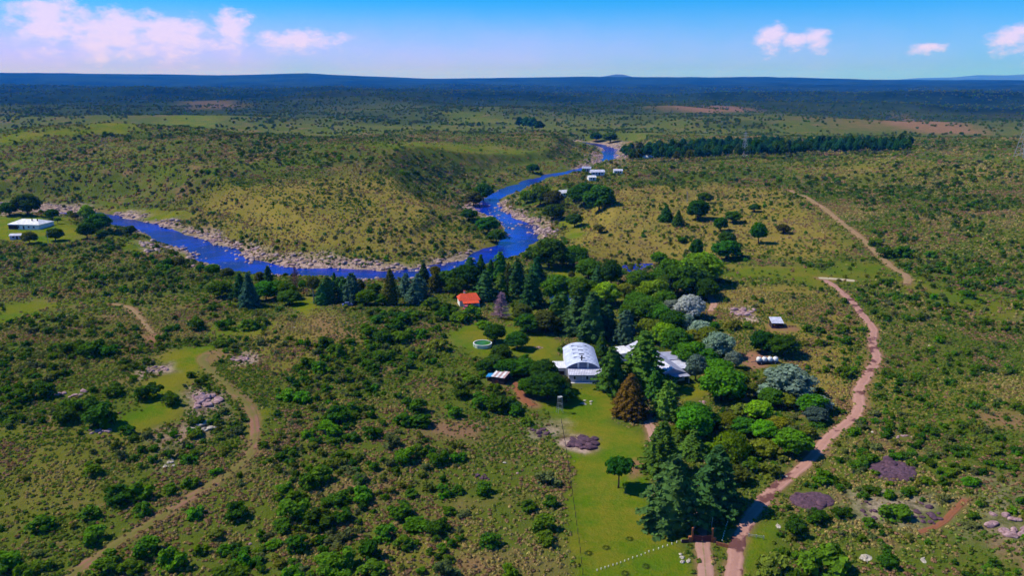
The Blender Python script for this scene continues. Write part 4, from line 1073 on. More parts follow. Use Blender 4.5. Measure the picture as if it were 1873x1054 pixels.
MB().box(-8.0, -5.6, 5.32, 5.39, .5, 1.75).build('wing_opening', M_dark, house)
for x in (-9.2, -5.3): MB().box(x, x + .25, 4.95, 5.2, 0, 2.74).build('pillar', M_white, house)
MB().box(-9.4, -5.0, 4.7, 5.3, -.5, .35).build('low_wall', M_lav, house)

# long roofed house
lb = hit1(1224, 701); house2 = empty('long_roof_house', (48.2, float(lb[1]) + .3, float(lb[2])), R(15)); KEEP.append((44, float(lb[1]) + 14, 16))
tag(house2, 'long white house with lavender roofs, half hidden by cedars', 'house')
hw2, L2 = 4.6, 27.0
MB().box(-hw2 + .3, hw2 - .3, .4, L2 - .4, -1, 2.7).build('wall', M_white, house2)
for s in (-1, 1):
    for k in range(3):
        y0, y1 = k * L2 / 3 + .01, (k + 1) * L2 / 3 - .01
        p = [(0, y0, 4.5), (s * (hw2 + .3), y0, 2.62), (s * (hw2 + .3), y1, 2.62), (0, y1, 4.5)]
        if s > 0: p = [p[0], p[1], p[2], p[3]]
        else: p = [p[1], p[0], p[3], p[2]]
        MB().slab(p, .12).build('roof_panel', M_sheet2 if s > 0 else M_sheet, house2)
gg = MB(); gg.add([(-hw2 + .3, .4, 2.7), (hw2 - .3, .4, 2.7), (0, .4, 4.4), (-hw2 + .3, .6, 2.7), (hw2 - .3, .6, 2.7), (0, .6, 4.4)], [(0, 3, 4, 1), (1, 4, 5, 2), (2, 5, 3, 0)], [(0, 1, 2), (3, 5, 4)]); gg.build('gable', M_lav, house2)
MB().box(-.06 - .2, .26, -.05, L2 + .05, 4.42, 4.58).build('ridge_cap', M_sheetw, house2)
window('window', -2.6, -.2, .4, .9, 2.2, house2); window('window', .8, 3.4, .4, .9, 2.2, house2)
MB().slab([(-hw2, -2.2, 2.5), (hw2 + .2, -2.2, 2.5), (hw2 + .2, .38, 2.62), (-hw2, .38, 2.62)], .1).build('veranda_roof', M_sheet2, house2)
for x in (-4.3, 0, 4.4): MB().box(x, x + .14, -2.1, -1.96, -.5, 2.4).build('veranda_post', M_white, house2)
MB().box(hw2 + .2, hw2 + 5.4, 4.5, 11.5, -1, 2.35).build('annex_wall', M_brick, house2)
MB().slab([(hw2 + .05, 4.1, 2.55), (hw2 + 5.7, 4.1, 2.42), (hw2 + 5.7, 11.7, 2.42), (hw2 + .05, 11.7, 2.55)], .13).build('annex_roof', M_sheet, house2)
MB().slab([(hw2 + .05, 11.75, 2.85), (hw2 + 4.6, 11.75, 2.7), (hw2 + 4.6, 19, 2.7), (hw2 + .05, 19, 2.85)], .13).build('annex_roof', M_sheet2, house2)
MB().box(hw2 + .2, hw2 + 4.4, 11.9, 18.8, -1, 2.6).build('annex_wall', M_lav, house2)
MB().box(hw2 + .8, hw2 + 1.7, 4.42, 4.49, 0, 2.0).build('door', M_glass, house2); window('window', hw2 + 2.8, hw2 + 4.3, 4.5, .9, 1.8, house2)
MB().box(-hw2 - 4.6, -hw2 + .2, 20.5, 26.5, -1, 2.9).build('annex_wall', M_white, house2)
MB().slab([(-hw2 - 5, 20.1, 3.0), (-hw2 + .1, 20.1, 3.35), (-hw2 + .1, 26.9, 3.35), (-hw2 - 5, 26.9, 3.0)], .13).build('annex_roof', M_sheetw, house2)

def gable_house(name, label, u, v, rz, L, Wd, hwall, hroof, m_roof, m_wall, wins=2, hip=0.0, chimney=False, door=True, cat='house', npan=2, over=.35):
    """house with its ridge along x, front to -y"""
    p = hit1(u, v); o = empty(name, tuple(p), rz); tag(o, label, cat); KEEP.append((p[0], p[1], max(L, Wd) * .6 + 1))
    a, b = L / 2, Wd / 2
    MB().box(-a, a, -b, b, -1.2, hwall).build('wall', m_wall, o)
    z0, z1 = hwall - .06, hwall + hroof
    A, B = a + over, b + over
    for s in (-1, 1):
        for k in range(npan):
            f0, f1 = k / npan, (k + 1) / npan
            e0, e1 = -A + 2 * A * f0 + .01, -A + 2 * A * f1 - .01
            r0, r1 = -A + hip + (2 * A - 2 * hip) * f0 + .01, -A + hip + (2 * A - 2 * hip) * f1 - .01
            q = [(e0, s * B, z0), (e1, s * B, z0), (r1, 0, z1), (r0, 0, z1)]
            if s > 0: q = [q[1], q[0], q[3], q[2]]
            MB().slab(q, .12).build('roof_panel', m_roof, o)
    for s in (-1, 1):
        if hip > 0.1:
            mb = MB(); c = s * A; mb.add([(c, -B, z0), (c, B, z0), (s * (A - hip), 0, z1 - .01), (c, -B, z0 - .12), (c, B, z0 - .12), (s * (A - hip), 0, z1 - .13)], [(0, 1, 4, 3)], [(0, 1, 2), (3, 5, 4)]); mb.build('hip_panel', m_roof, o)
        else:
            mb = MB(); mb.add([(s * a, -b, hwall), (s * a, b, hwall), (s * a, 0, z1 - .12), (s * (a - .15), -b, hwall), (s * (a - .15), b, hwall), (s * (a - .15), 0, z1 - .12)], [(0, 1, 4, 3)], [(0, 1, 2), (3, 5, 4)]); mb.build('gable', m_wall, o)
    xs = np.linspace(-a, a, wins + 2 + (1 if door else 0))[1:-1]
    for i, x in enumerate(xs):
        if door and i == len(xs) // 2: MB().box(x - .5, x + .5, -b - .06, -b - .01, 0, 2.05).build('door', M_dark, o)
        else: window('window', x - .6, x + .6, -b, .9, min(hwall - .45, 2.0), o)
    if chimney:
        c = MB().box(-a * .45, -a * .45 + .55, .2, .75, hwall, z1 + .8).build('chimney', M_white, o); MB().box(-a * .45 - .1, -a * .45 + .65, .1, .85, z1 + .8, z1 + .92).build('cap', M_red, c)
    return o
cot = gable_house('red_roof_cottage', 'small white cottage with bright orange red roof among cedars', 857, 557, R(12), 8.0, 6.4, 2.7, 2.0, M_red, M_white, 2, 1.2, True)
MB().slab([(-3.0, -6.0, 2.1), (3.4, -6.0, 2.1), (3.4, -3.3, 2.62), (-3.0, -3.3, 2.62)], .12).build('porch_roof', M_red, cot)
for x in (-2.8, 3.1): MB().box(x, x + .25, -5.9, -5.65, -.6, 2.0).build('porch_post', M_white, cot)
lh = gable_house('white_house', 'low white house with broad white hip roof on the far left lawn', 58, 416, R(-8), 20, 13, 3.0, 2.2, M_sheetw, M_white, 4, 5.0, False, True)
MB().box(-9.6, -3.6, -7.0, -6.53, .1, 2.3).build('dark_porch', M_dark, lh)
for x in (2.5, 6.0): MB().box(x, x + .5, -2.4, -1.9, 4.0, 5.6).build('chimney', M_dark, lh)
gable_house('garden_shed', 'little grey shed with pale roof at the left edge', 31, 437, R(10), 5.6, 4, 2.3, .8, M_sheet, M_lav, 1, 0, False, True, 'shed', 1)
gable_house('hidden_house', 'white roofed house almost hidden under trees beside the central cedars', 1028, 556, R(-6), 9, 6, 2.6, 1.2, M_sheetw, M_white, 2, 0, False)
gable_house('white_hut', 'small white hut above the dark riverside clump', 1031, 358, R(30), 8, 6, 2.6, 1.8, M_sheetw, M_white, 1, 0, False)
gable_house('river_house', 'long white roofed house by the upper river', 1092, 319.5, R(6), 11, 7, 2.6, 1.5, M_sheet, M_lav, 3, 0, False)
gable_house('river_cabin', 'low white cabin right of the long riverside house', 1130, 317, R(0), 7, 5, 2.4, 1.2, M_sheet, M_white, 2, 0, False)
gable_house('river_cabin', 'tiny white cabin below the long riverside house', 1082, 329, R(12), 6, 5, 2.4, 1.2, M_sheetw, M_white, 1, 0, False)
gable_house('river_cabin', 'small grey cabin at the water left of the long riverside house', 1073, 313, R(-10), 7, 5, 2.6, 1.2, M_sheet2, M_lav, 1, 0, False)
gable_house('plantation_cabin', 'white cabin in front of the plantation, left of two', 1178, 291.5, R(0), 8, 6, 2.8, 1.2, M_sheetw, M_white, 1, 0, False)
gable_house('plantation_cabin', 'white cabin in front of the plantation, right of two', 1190, 290.5, R(0), 7, 6, 2.8, 1.2, M_sheetw, M_white, 1, 0, False)

# striped shed with the blue tarp
p = hit1(908, 703); sh = empty('striped_shed', tuple(p), R(-22)); tag(sh, 'small dark shed with red and white striped sheet roof', 'shed'); KEEP.append((p[0], p[1] + 1, 4.5))
MB().box(-1.6, 2.3, .2, 4.2, -1, 1.95).build('wall', M_dark, sh)
for k in range(6):
    x0 = -1.8 + k * .73
    MB().slab([(x0 + .01, 0, 2.2 ), (x0 + .72, 0, 2.2), (x0 + .72, 4.5, 2.65), (x0 + .01, 4.5, 2.65)], .07).build('roof_panel', M_brick if k % 2 else M_sheetw, sh)
MB().box(-.3, .6, .12, .19, 0, 1.8).build('door', M_maroon, sh)
p2 = hit1(897, 699); tp = empty('blue_tarp_shelter', tuple(p2), R(-12)); tag(tp, 'low shelter covered by a bright blue tarp beside striped shed', 'shelter'); KEEP.append((p2[0], p2[1] + 1, 3))
MB().slab([(-1.4, 0, 1.55), (1.0, 0, 1.7), (.9, 2.6, 1.95), (-1.2, 2.5, 1.75)], .06).build('tarp', M_tarp, tp)
for x, y in ((-1.25, .15), (.85, .15), (.75, 2.4), (-1.05, 2.3)): MB().tube([(x, y, -.6), (x, y, 1.56)], .05).build('post', M_pole, tp)
MB().box(-1.1, .7, .5, 2.2, -.5, .9).build('crate', M_dark, tp)

# field shed beside the dirt yard
p = hit1(1422, 601); fs = empty('field_shed', tuple(p), R(-3)); tag(fs, 'small dark open shed with pale sloping roof and fenced yard', 'shed'); KEEP.append((p[0] + 2, p[1] + 1, 6))
for x0, x1, y0, y1 in ((-1.9, -1.8, .2, 4.2), (1.8, 1.9, .2, 4.2), (-1.8, 1.8, 4.1, 4.2)): MB().box(x0, x1, y0, y1, -1, 1.9).build('wall', M_dark, fs)
MB().box(-1.78, 1.78, .25, .35, -1, 1.0).build('front_boards', M_maroon, fs)
for k in range(4):
    x0 = -2.15 + k * 1.075; MB().slab([(x0 + .01, -.2, 1.95), (x0 + 1.065, -.2, 1.95), (x0 + 1.065, 4.5, 2.9), (x0 + .01, 4.5, 2.9)], .06).build('roof_panel', M_sheet, fs)
for k in range(5): MB().box(2.0 + k * 1.1, 2.12 + k * 1.1, .3, .42, -.6, 1.1).build('yard_post', M_maroon, fs)
for z in (.3, .75): MB().box(1.95, 6.6, .44, .50, z, z + .16).build('yard_rail', M_maroon, fs)
p = hit1(1141, 561); bh = empty('brown_hut', tuple(p), R(8)); tag(bh, 'tiny brown wooden hut on the grass beside garden path', 'hut'); KEEP.append((p[0], p[1], 3))
MB().box(-.9, .9, -.8, .8, -.6, 1.7).build('wall', M_wood, bh); MB().slab([(-1.1, -1.0, 1.8), (1.1, -1.0, 1.8), (1.1, 1.0, 2.2), (-1.1, 1.0, 2.2)], .1).build('roof', M_dark, bh); MB().box(-.35, .35, -.86, -.81, 0, 1.5).build('door', M_dark, bh)

# trailer with four round white tanks
p = hit1(1403, 665); tr = empty('tank_trailer', tuple(p), R(2)); tag(tr, 'low dark trailer carrying four round white tanks', 'trailer'); KEEP.append((p[0], p[1], 5))
MB().box(-3.6, 3.6, -.9, .9, .55, .75).build('chassis', M_steel, tr)
MB().tube([(-3.6, 0, .62), (-5.2, 0, .5)], .09).build('drawbar', M_steel, tr)
for x in (-2.2, 2.2):
    for y in (-1.0, 1.0):
        w = MB().tube([(x, y - .12, .42), (x, y + .12, .42)], .42, 14).build('wheel', M_black, tr); MB().tube([(x, y - .14, .42), (x, y + .14, .42)], .2, 10).build('rim', M_galv, w)
MB().box(-3.6, 3.6, -.95, -.9, .5, .95).build('side_board', M_steel, tr)
for k, nm in enumerate(('leftmost round white tank on the trailer', 'second round white tank from the left on the trailer', 'third round white tank from the left on the trailer', 'rightmost round white tank on the trailer')):
    t = empty('water_tank', (p[0] - 2.65 + k * 1.77, p[1] + .06 * k, p[2] + .76)); tag(t, nm, 'tank', 'round tanks on the trailer')
    MB().lathe([(0.0, 0), (.7, 0), (.82, .1), (.84, .5), (.80, .95), (.6, 1.25), (.28, 1.4), (.0, 1.42)], 20).build('body', M_tank, t, True)
    MB().lathe([(0, 1.40), (.25, 1.405), (.25, 1.52), (0, 1.53)], 14).build('lid', M_galv, t)

# round garden pool
p = hit1(882, 639); pl = empty('garden_pool', (p[0], p[1] + 3.0, p[2])); tag(pl, 'round above ground pool with pale green wall and green water', 'pool'); KEEP.append((p[0], p[1] + 3, 5))
M_pool = plain('pale_green_liner', (0.52, 0.62, 0.44), 0.6, 0.1, 1); M_pw = plain('pool_water', (0.035, 0.16, 0.02), 0.35, 0.3, 0.5)
MB().lathe([(3.0, -.6), (3.1, -.6), (3.1, 1.2), (2.95, 1.2), (2.95, .3)], 36).build('wall', M_pool, pl, False)
MB().lathe([(3.18, 1.2), (3.18, 1.28), (2.88, 1.28), (2.88, 1.2)], 36).build('rim', M_white, pl)
MB().lathe([(0.01, 1.0), (1.5, 1.0), (2.96, 1.0)], 36).build('water', M_pw, pl)
for k in range(12):
    a = k * math.pi / 6; MB().box(-.07, .07, -.07, .07, -.5, 1.2).build('post', M_white, pl).location = (3.17 * math.cos(a), 3.17 * math.sin(a), 0)

# timber frame, entrance gate, posts, fences
p = hit1(1024, 755); tf = empty('timber_frame', tuple(p), R(20)); tag(tf, 'tall thin pale timber frame standing on the front lawn', 'frame'); KEEP.append((p[0], p[1], 2))
for x, y in ((-.6, -.5), (.6, -.5), (-.6, .5), (.6, .5)): MB().tube([(x * 1.2, y * 1.2, -.4), (x * .8, y * .8, 4.6)], [.06, .045]).build('leg', M_pole, tf)
for z in (1.2, 2.6, 4.0):
    for y in (-.5, .5): MB().box(-.6, .6, y - .04, y + .04, z, z + .09).build('cross_bar', M_pole, tf)
MB().box(-.6, .6, -.5, .5, 4.6, 4.66).build('platform', M_pole, tf)
gp = hit1(1284, 992); gt = empty('entrance_gate', tuple(gp), R(-3)); tag(gt, 'orange timber entrance gate across the driveway below big cedars', 'gate'); KEEP.append((gp[0], gp[1], 5))
for s, nm in ((-1, 'post'), (1, 'post')):
    MB().box(s * 1.95 - .16, s * 1.95 + .16, -.16, .16, -.6, 3.1).build('post', M_wood, gt)
    MB().tube([(s * 1.95 + .3, .0, -.3), (s * 1.95 - .1 * s, .2, 2.4)], .08).build('brace', M_wood, gt)
    MB().box(s * 2.4 - .3, s * 2.4 + .3, -.3, .3, -.4, 1.15).build('pier', M_wood, gt)
for k in range(7):
    for s in (-1, 1):
        MB().box(s * (.06 + k * .255), s * (.06 + k * .255 + .235), -.04, .04, .12, 1.25 + .05 * k).build('board', M_maroon, gt) if s > 0 else MB().box(-(.06 + k * .255 + .235), -(.06 + k * .255), -.04, .04, .12, 1.25 + .05 * k).build('board', M_maroon, gt)
for z in (.35, 1.0): MB().box(-1.8, 1.8, .045, .1, z, z + .12).build('rail', M_wood, gt)
for k in range(4): MB().box(2.75 + .0, 5.1, -.10 - .22 * 0, .02, -.25 + k * .27, -.0 + k * .27).build('wing_board', M_wood, gt).rotation_euler = (0, 0, R(-22))
for k in range(4): MB().box(-4.2, -2.75, -.10, .02, -.25 + k * .25, -.02 + k * .25).build('wing_board', M_maroon, gt).rotation_euler = (0, 0, R(8))
for u, v, lab in ((1268.5, 974, 'pale leaning pole left behind the entrance gate'), (1300, 975, 'pale leaning pole right behind the entrance gate')):
    p = hit1(u, v); o = MB().tube([(0, 0, -.4), (.25, .3, 3.2)], [.09, .06], 7).build('gate_pole', M_pole); o.location = p; tag(o, lab, 'pole', 'poles behind the gate')
post_me = MB().lathe([(0, -.2), (.10, -.2), (.11, .26), (.08, .33), (0, .35)], 8).mesh('white_post'); post_me.materials.append(M_wpost)
def post_row(P, n, label, group):
    for q in np.linspace(0, 1, n):
        u = np.interp(q, np.linspace(0, 1, len(P)), [a[0] for a in P]); v = np.interp(q, np.linspace(0, 1, len(P)), [a[1] for a in P])
        o = obj('white_post', post_me); o.location = hit1(u + random.uniform(-.6, .6), v); o.scale = (1, 1, random.uniform(.8, 1.2)); tag(o, label, 'post', group)
post_row([(1092, 1045), (1140, 1029), (1190, 1010), (1246, 991)], 21, 'small whitewashed post in the row crossing the front lawn', 'whitewashed posts across the lawn')
post_row([(1321, 991), (1328, 965), (1334, 940)], 13, 'small whitewashed post in the row beside the right gate cedar', 'whitewashed posts by the gate cedar')
def fence(name, label, P, gap, mats=M_pole, h=1.3, wires=(.4, .8, 1.2)):
    Q = smooth_line(hit([a[0] for a in P], [a[1] for a in P])[:, :2], gap); z = Z(Q[:, 0], Q[:, 1]); b = (Q[0, 0], Q[0, 1], z[0])
    o = empty(name, b); tag(o, label, 'fence'); me = MB().tube([(0, 0, -.3), (0, 0, h)], .06, 6).mesh('post'); me.materials.append(mats)
    for k in range(len(Q)): obj('post', me, None, o).location = (Q[k, 0] - b[0], Q[k, 1] - b[1], z[k] - b[2])
    for w in wires: MB().tube(np.stack([Q[:, 0] - b[0], Q[:, 1] - b[1], z - b[2] + w], -1), .008, 4).build('wire', M_dark, o)
fence('wire_fence', 'thin wire fence along the left side of the front lawn', [(1027, 775), (1036, 830), (1049, 920), (1066, 1052)], 3.2, M_dark)
fence('wire_fence', 'short dark wire fence on the golden grass beside the dirt road', [(1558, 700), (1553, 725), (1546, 740)], 3.0, M_dark)
p = hit1(1383, 985); lf = empty('low_rail', tuple(p), R(-18)); tag(lf, 'low pale two rail barrier on the green verge right of road', 'barrier'); KEEP.append((p[0], p[1], 2.5))
for x in (-1.4, 0, 1.4): MB().box(x - .07, x + .07, -.07, .07, -.3, .8).build('post', M_pole, lf)
for z in (.35, .65): MB().box(-1.6, 1.6, -.12, -.075, z, z + .07).build('rail', M_pole, lf)
for u, v, h, lab in ((88.5, 446, 7, 'pale pole left of the round tree by the white house'), (574, 557, 7, 'dark pole beside the grassy glade'), (1256.5, 372, 8, 'thin pole at the top of the golden field')):
    p = hit1(u, v); o = empty('utility_pole', tuple(p)); tag(o, lab, 'pole'); MB().tube([(0, 0, -.5), (0, 0, h)], [.16, .11], 7).build('shaft', M_pole, o); MB().box(-.7, .7, -.06, .06, h - .6, h - .45).build('crossarm', M_pole, o)
# parked cars
def car(u, v, rz, colr, label):
    p = hit1(u, v); o = empty('parked_car', (p[0], p[1], p[2]), rz); tag(o, label, 'car'); KEEP.append((p[0], p[1], 3))
    mp = plain('car_paint', colr, 0.3, 0.05, 1)
    prof = [(-2.1, .35), (-2.15, .75), (-1.9, .95), (-1.0, 1.02), (1.1, 1.02), (1.9, .88), (2.15, .7), (2.1, .35)]
    mb = MB(); n = len(prof); V = [(x, s * .85, z) for s in (-1, 1) for x, z in prof]
    mb.add(V, [(k, k + 1, n + k + 1, n + k) for k in range(n - 1)] + [(n - 1, 0, n, 2 * n - 1)]); 
    for s in (0, n): mb.add([V[s + k] for k in range(n)], [(0, 1, 6, 7), (1, 2, 5, 6), (2, 3, 4, 5)])
    mb.build('body', mp, o)
    MB().hexa([(-1.5, -.78, 1.02), (1.2, -.78, 1.02), (1.2, .78, 1.02), (-1.5, .78, 1.02), (-1.05, -.62, 1.48), (.55, -.62, 1.48), (.55, .62, 1.48), (-1.05, .62, 1.48)]).build('cabin', M_glass, o)
    MB().box(-1.05, .55, -.6, .6, 1.485, 1.53).build('roof', mp, o)
    for x in (-1.35, 1.35):
        for s in (-1, 1):
            w = MB().tube([(x, s * .88 - .1, .33), (x, s * .88 + .1, .33)], .33, 14).build('wheel', M_black, o); MB().tube([(x, s * .88 - .12, .33), (x, s * .88 + .12, .33)], .18, 10).build('rim', M_galv, w)
car(636, 560, R(15), (.10, .14, .35), 'blue car parked under the bluish cedar in the riverside grove')
car(853, 566, R(80), (.55, .10, .14), 'red car parked just below the red roofed cottage')
# lattice pylons
def pylon(u, v, h, label):
    p = hit1(u, v); o = empty('lattice_pylon', tuple(p), R(25)); tag(o, label, 'pylon'); b = h * .13
    for sx in (-1, 1):
        for sy in (-1, 1): MB().tube([(sx * b, sy * b, -1), (sx * b * .28, sy * b * .28, h * .7), (sx * .25, sy * .25, h)], [.22, .18, .12], 4).build('leg', M_galv, o)
    zs = np.linspace(0, h * .7, 7)
    for i in range(6):
        w0, w1 = b * (1 - .72 * zs[i] / (h * .7)), b * (1 - .72 * zs[i + 1] / (h * .7))
        for a, c in (((-1, -1), (1, -1)), ((1, -1), (1, 1)), ((1, 1), (-1, 1)), ((-1, 1), (-1, -1))):
            MB().tube([(a[0] * w0, a[1] * w0, zs[i]), (c[0] * w1, c[1] * w1, zs[i + 1])], .1, 4).build('brace', M_galv, o)
    for z, l in ((h * .72, h * .2), (h * .83, h * .17), (h * .93, h * .13)): MB().tube([(-l, 0, z), (0, 0, z + .5), (l, 0, z)], [.1, .2, .1], 4).build('cross_arm', M_galv, o)
pylon(1361, 287, 24, 'grey lattice pylon in front of the dark plantation'); pylon(1868, 287, 32, 'grey lattice pylon at the right edge of the view')

# ------------------------------------------------------------------ rocks
def rock_mat(name, a, b_):
    m, nd, lk = new_mat(name); b = pbsdf(m); P = coord(m)
    n = N_noise(m, P, 1.3, 6, 0.7); c = N_mix(m, N_ramp(m, n, 0.35, 0.68), a, b_)
    cr = N_ramp(m, N_noise(m, P, 4.0, 4, 0.7), 0.32, 0.42)
    c = N_mix(m, cr, tuple(np.array(a) * .45), c)
    lk.new(c, b.inputs['Base Color']); b.inputs['Roughness'].default_value = 0.92; bump(m, n, 0.8, 0.2); return m
M_purple = rock_mat('purple_rock', (0.048, 0.021, 0.036), (0.125, 0.060, 0.090))
M_pinkrock = rock_mat('pink_rock', (0.20, 0.11, 0.12), (0.47, 0.31, 0.32))
M_palerock = rock_mat('pale_rock', (0.26, 0.22, 0.17), (0.62, 0.56, 0.48))
M_riverrock = rock_mat('river_rock', (0.15, 0.095, 0.10), (0.56, 0.42, 0.37))
def boulder(seed, flat=.6, sub=3):
    g = np.random.default_rng(seed); V, F = ico()
    for _ in range(sub - 1):
        E = {}; V = list(map(tuple, V)); F2 = []
        def mid(a, b):
            k = (min(a, b), max(a, b))
            if k not in E: V.append(tuple(unit((np.array(V[a]) + np.array(V[b])) / 2))); E[k] = len(V) - 1
            return E[k]
        for a, b, c in F: ab, bc, ca = mid(a, b), mid(b, c), mid(c, a); F2 += [(a, ab, ca), (b, bc, ab), (c, ca, bc), (ab, bc, ca)]
        V = np.array(V); F = np.array(F2)
    pl = unit(g.normal(size=(9, 3))); off = g.uniform(.62, .95, 9)
    for n_, o_ in zip(pl, off):      # cleaved planes
        d = V @ n_; V = V - np.outer(np.clip(d - o_, 0, None) * .9, n_)
    V = V * (1 + .10 * (fbm(V[:, 0] * 3 + 5, V[:, 1] * 3 + V[:, 2] * 2, 1.0, 3, seed)[:, None] - .5)) * .5
    V[:, 2] *= flat
    return mesh_np('boulder', V, F, False)
BOULD = {}
for key, mt in (('purple', M_purple), ('pink', M_pinkrock), ('pale', M_palerock), ('river', M_riverrock)):
    BOULD[key] = [with_mat(boulder(s, f, 3), mt) for s, f in ((1, .55), (2, .7), (3, .45))]
og = np.random.default_rng(5)
def outcrop(u, v, w, h, key, n, big, label):
    p = hit1(u, v); px = project(*p)[2] / FPX; rx = w * px * .5; ry = h * px * 2.0 * .5
    o = empty('rock_outcrop', (p[0], p[1], p[2]), 0); tag(o, label, 'rock'); KEEP.append((p[0], p[1], max(rx, ry) * .8))
    if big == 'slab':      # smooth whaleback slab bedded in the soil
        nr_, na = 16, 56; V = [(0, 0)]; th_ = np.arange(na) * 2 * math.pi / na
        lim = 1 + .5 * (fbm(np.cos(th_) * 1.6 + u, np.sin(th_) * 1.6, 1.0, 3, 7) - .5)
        V = np.array([(x_, y_) for q in np.linspace(.02, 1, nr_) for x_, y_ in zip(rx * q * lim * np.cos(th_), ry * q * lim * np.sin(th_))])
        q_ = np.repeat(np.linspace(.02, 1, nr_), na)
        rough = fbm(V[:, 0] + u, V[:, 1], 2.2, 4, 71); crack = np.abs(fbm(V[:, 0] * .6 + u, V[:, 1] * 1.4, 3.0, 2, 73) - .5)
        hgt = .55 * np.sqrt(np.clip(1 - q_ ** 2.2, 0, 1)) * (.6 + .9 * rough) - .16 * (crack < .03) - .12 * (q_ > .97)
        zz_ = Z(p[0] + V[:, 0], p[1] + V[:, 1]) - p[2] + hgt
        qd = np.array([(i_ * na + j_, i_ * na + (j_ + 1) % na, (i_ + 1) * na + (j_ + 1) % na, (i_ + 1) * na + j_) for i_ in range(nr_ - 1) for j_ in range(na)])
        obj('slab', mesh_np('slab', np.column_stack([V, zz_]), [qd, np.array([list(range(na))])], False), M_purple, o)
        KEEP[-1] = (p[0], p[1], max(rx, ry) * .9); big = 0
    for k in range(n):
        if k == 0 and big > 0: sx, sy, s, x, y = rx * 2.3 * big, ry * 2.3 * big, min(rx, ry) * .8, 0, 0
        else:
            a = og.uniform(0, 6.28); q = math.sqrt(og.uniform(0, 1)); x, y = rx * q * math.cos(a), ry * q * math.sin(a); s = og.uniform(.25, .7) * max(.8, min(rx, ry)); sx = s * og.uniform(.8, 1.5); sy = s * og.uniform(.7, 1.2)
        b = obj('boulder', BOULD[key][og.integers(3)], None, o); zz = float(Z(p[0] + x, p[1] + y)[0]) - p[2]
        b.location = (x, y, zz + s * (.08 if not (k == 0 and big) else -.12)); b.scale = (sx, sy, s); b.rotation_euler = (og.uniform(-.15, .15), og.uniform(-.15, .15), og.uniform(0, 6.28) if not (k == 0 and big) else og.uniform(-.2, .2))
OUT = [
 (1635, 862, 80, 40, 'purple', 5, 'slab', 'large smooth purple rock slab in the scrub right of the dirt road'),
 (1484, 917, 86, 30, 'purple', 6, 'slab', 'long purple rock slab close to the dirt road'),
 (1592, 936, 34, 40, 'purple', 12, 0, 'broken purple rocks between the two purple slabs and the bushes'),
 (1697, 945, 46, 50, 'purple', 16, 0, 'scattered purple rubble left of the red gully'),
 (1068, 813, 66, 28, 'purple', 40, 0, 'pointed heap of purple stones on the front lawn'),
 (885, 872, 44, 14, 'purple', 10, 0, 'dark purple rocks in the scrub left of the lawn'),
 (986, 795, 36, 24, 'purple', 9, 0, 'dark rocks at the top left corner of the front lawn'),
 (1362, 572, 44, 22, 'pink', 14, .4, 'pink rock patch left of the field shed'),
 (368, 735, 62, 30, 'pink', 22, 0, 'pink boulder heap beside the green glade on the left'),
 (288, 676, 50, 13, 'pink', 14, 0, 'flat pink rocks at the upper edge of the green glade'),
 (440, 657, 44, 14, 'pink', 14, 0, 'pink rocks inside the bend of the grassy track'),
 (130, 722, 50, 18, 'pink', 10, 0, 'brownish pink rocks left of the dark thicket on the left'),
 (372, 785, 46, 22, 'pale', 13, 0, 'white rock streak below the pink boulder heap'),
 (311, 848, 26, 18, 'pale', 8, 0, 'white rock cluster on the lower left slope'),
 (182, 792, 44, 14, 'pink', 10, 0, 'brown rocks just below the left thicket'),
 (1583, 1020, 42, 20, 'pale', 4, .55, 'big pale boulders beside a bush at the lower right'),
 (1690, 1026, 18, 12, 'pale', 3, .7, 'single pale boulder at the lower right'),
 (1423, 962, 12, 12, 'pale', 3, .7, 'white boulder left of the round bush by the road'),
 (1250, 1023, 24, 16, 'pale', 10, 0, 'small heap of white stones left of the driveway'),
 (1440, 872, 20, 8, 'pale', 3, .5, 'pale flat stones in the dirt road'),
 (1277, 738, 56, 10, 'pink', 14, 0, 'line of grey pink rocks below the house lawn'),
 (1300, 772, 22, 20, 'purple', 7, 0, 'dark rocks in the garden right of the green tree'),
 (1072, 737, 24, 10, 'pale', 12, 0, 'pale stone and branch heap on the front lawn'),
 (986, 636, 24, 8, 'pink', 10, 0, 'pink rubble heap on the pool lawn'),
 (1650, 800, 40, 10, 'pink', 9, 0, 'pink stones above the purple slab in the right scrub'),
 (1840, 960, 60, 44, 'pink', 16, 0, 'pink rubble at the lower right edge'),
 (1400, 785, 30, 8, 'pink', 8, 0, 'small pink rocks above the yellow green thicket'),
 (932, 436, 26, 18, 'river', 10, .6, 'pink rock island at the left of the rapids'),
 (985, 424, 44, 26, 'river', 18, .4, 'pink rock shelf at the right of the rapids'),
 (862, 486, 22, 10, 'river', 5, .5, 'pale square rocks on the bank behind the cottage trees'),
 (822, 488, 24, 8, 'river', 6, .4, 'flat pale rocks on the bank above the cottage trees'),
 (378, 470, 34, 14, 'purple', 9, .5, 'dark boulder pile in the river bed at left'),
 (1122, 268, 34, 10, 'river', 9, .5, 'pale rocks across the river head'),
 (1128, 288, 12, 14, 'river', 6, .5, 'pale beach rocks right of the river head'),
 (100, 386, 44, 8, 'river', 9, .3, 'pink rocks by the pool behind the white house'),
]
for o_ in OUT: outcrop(*o_)
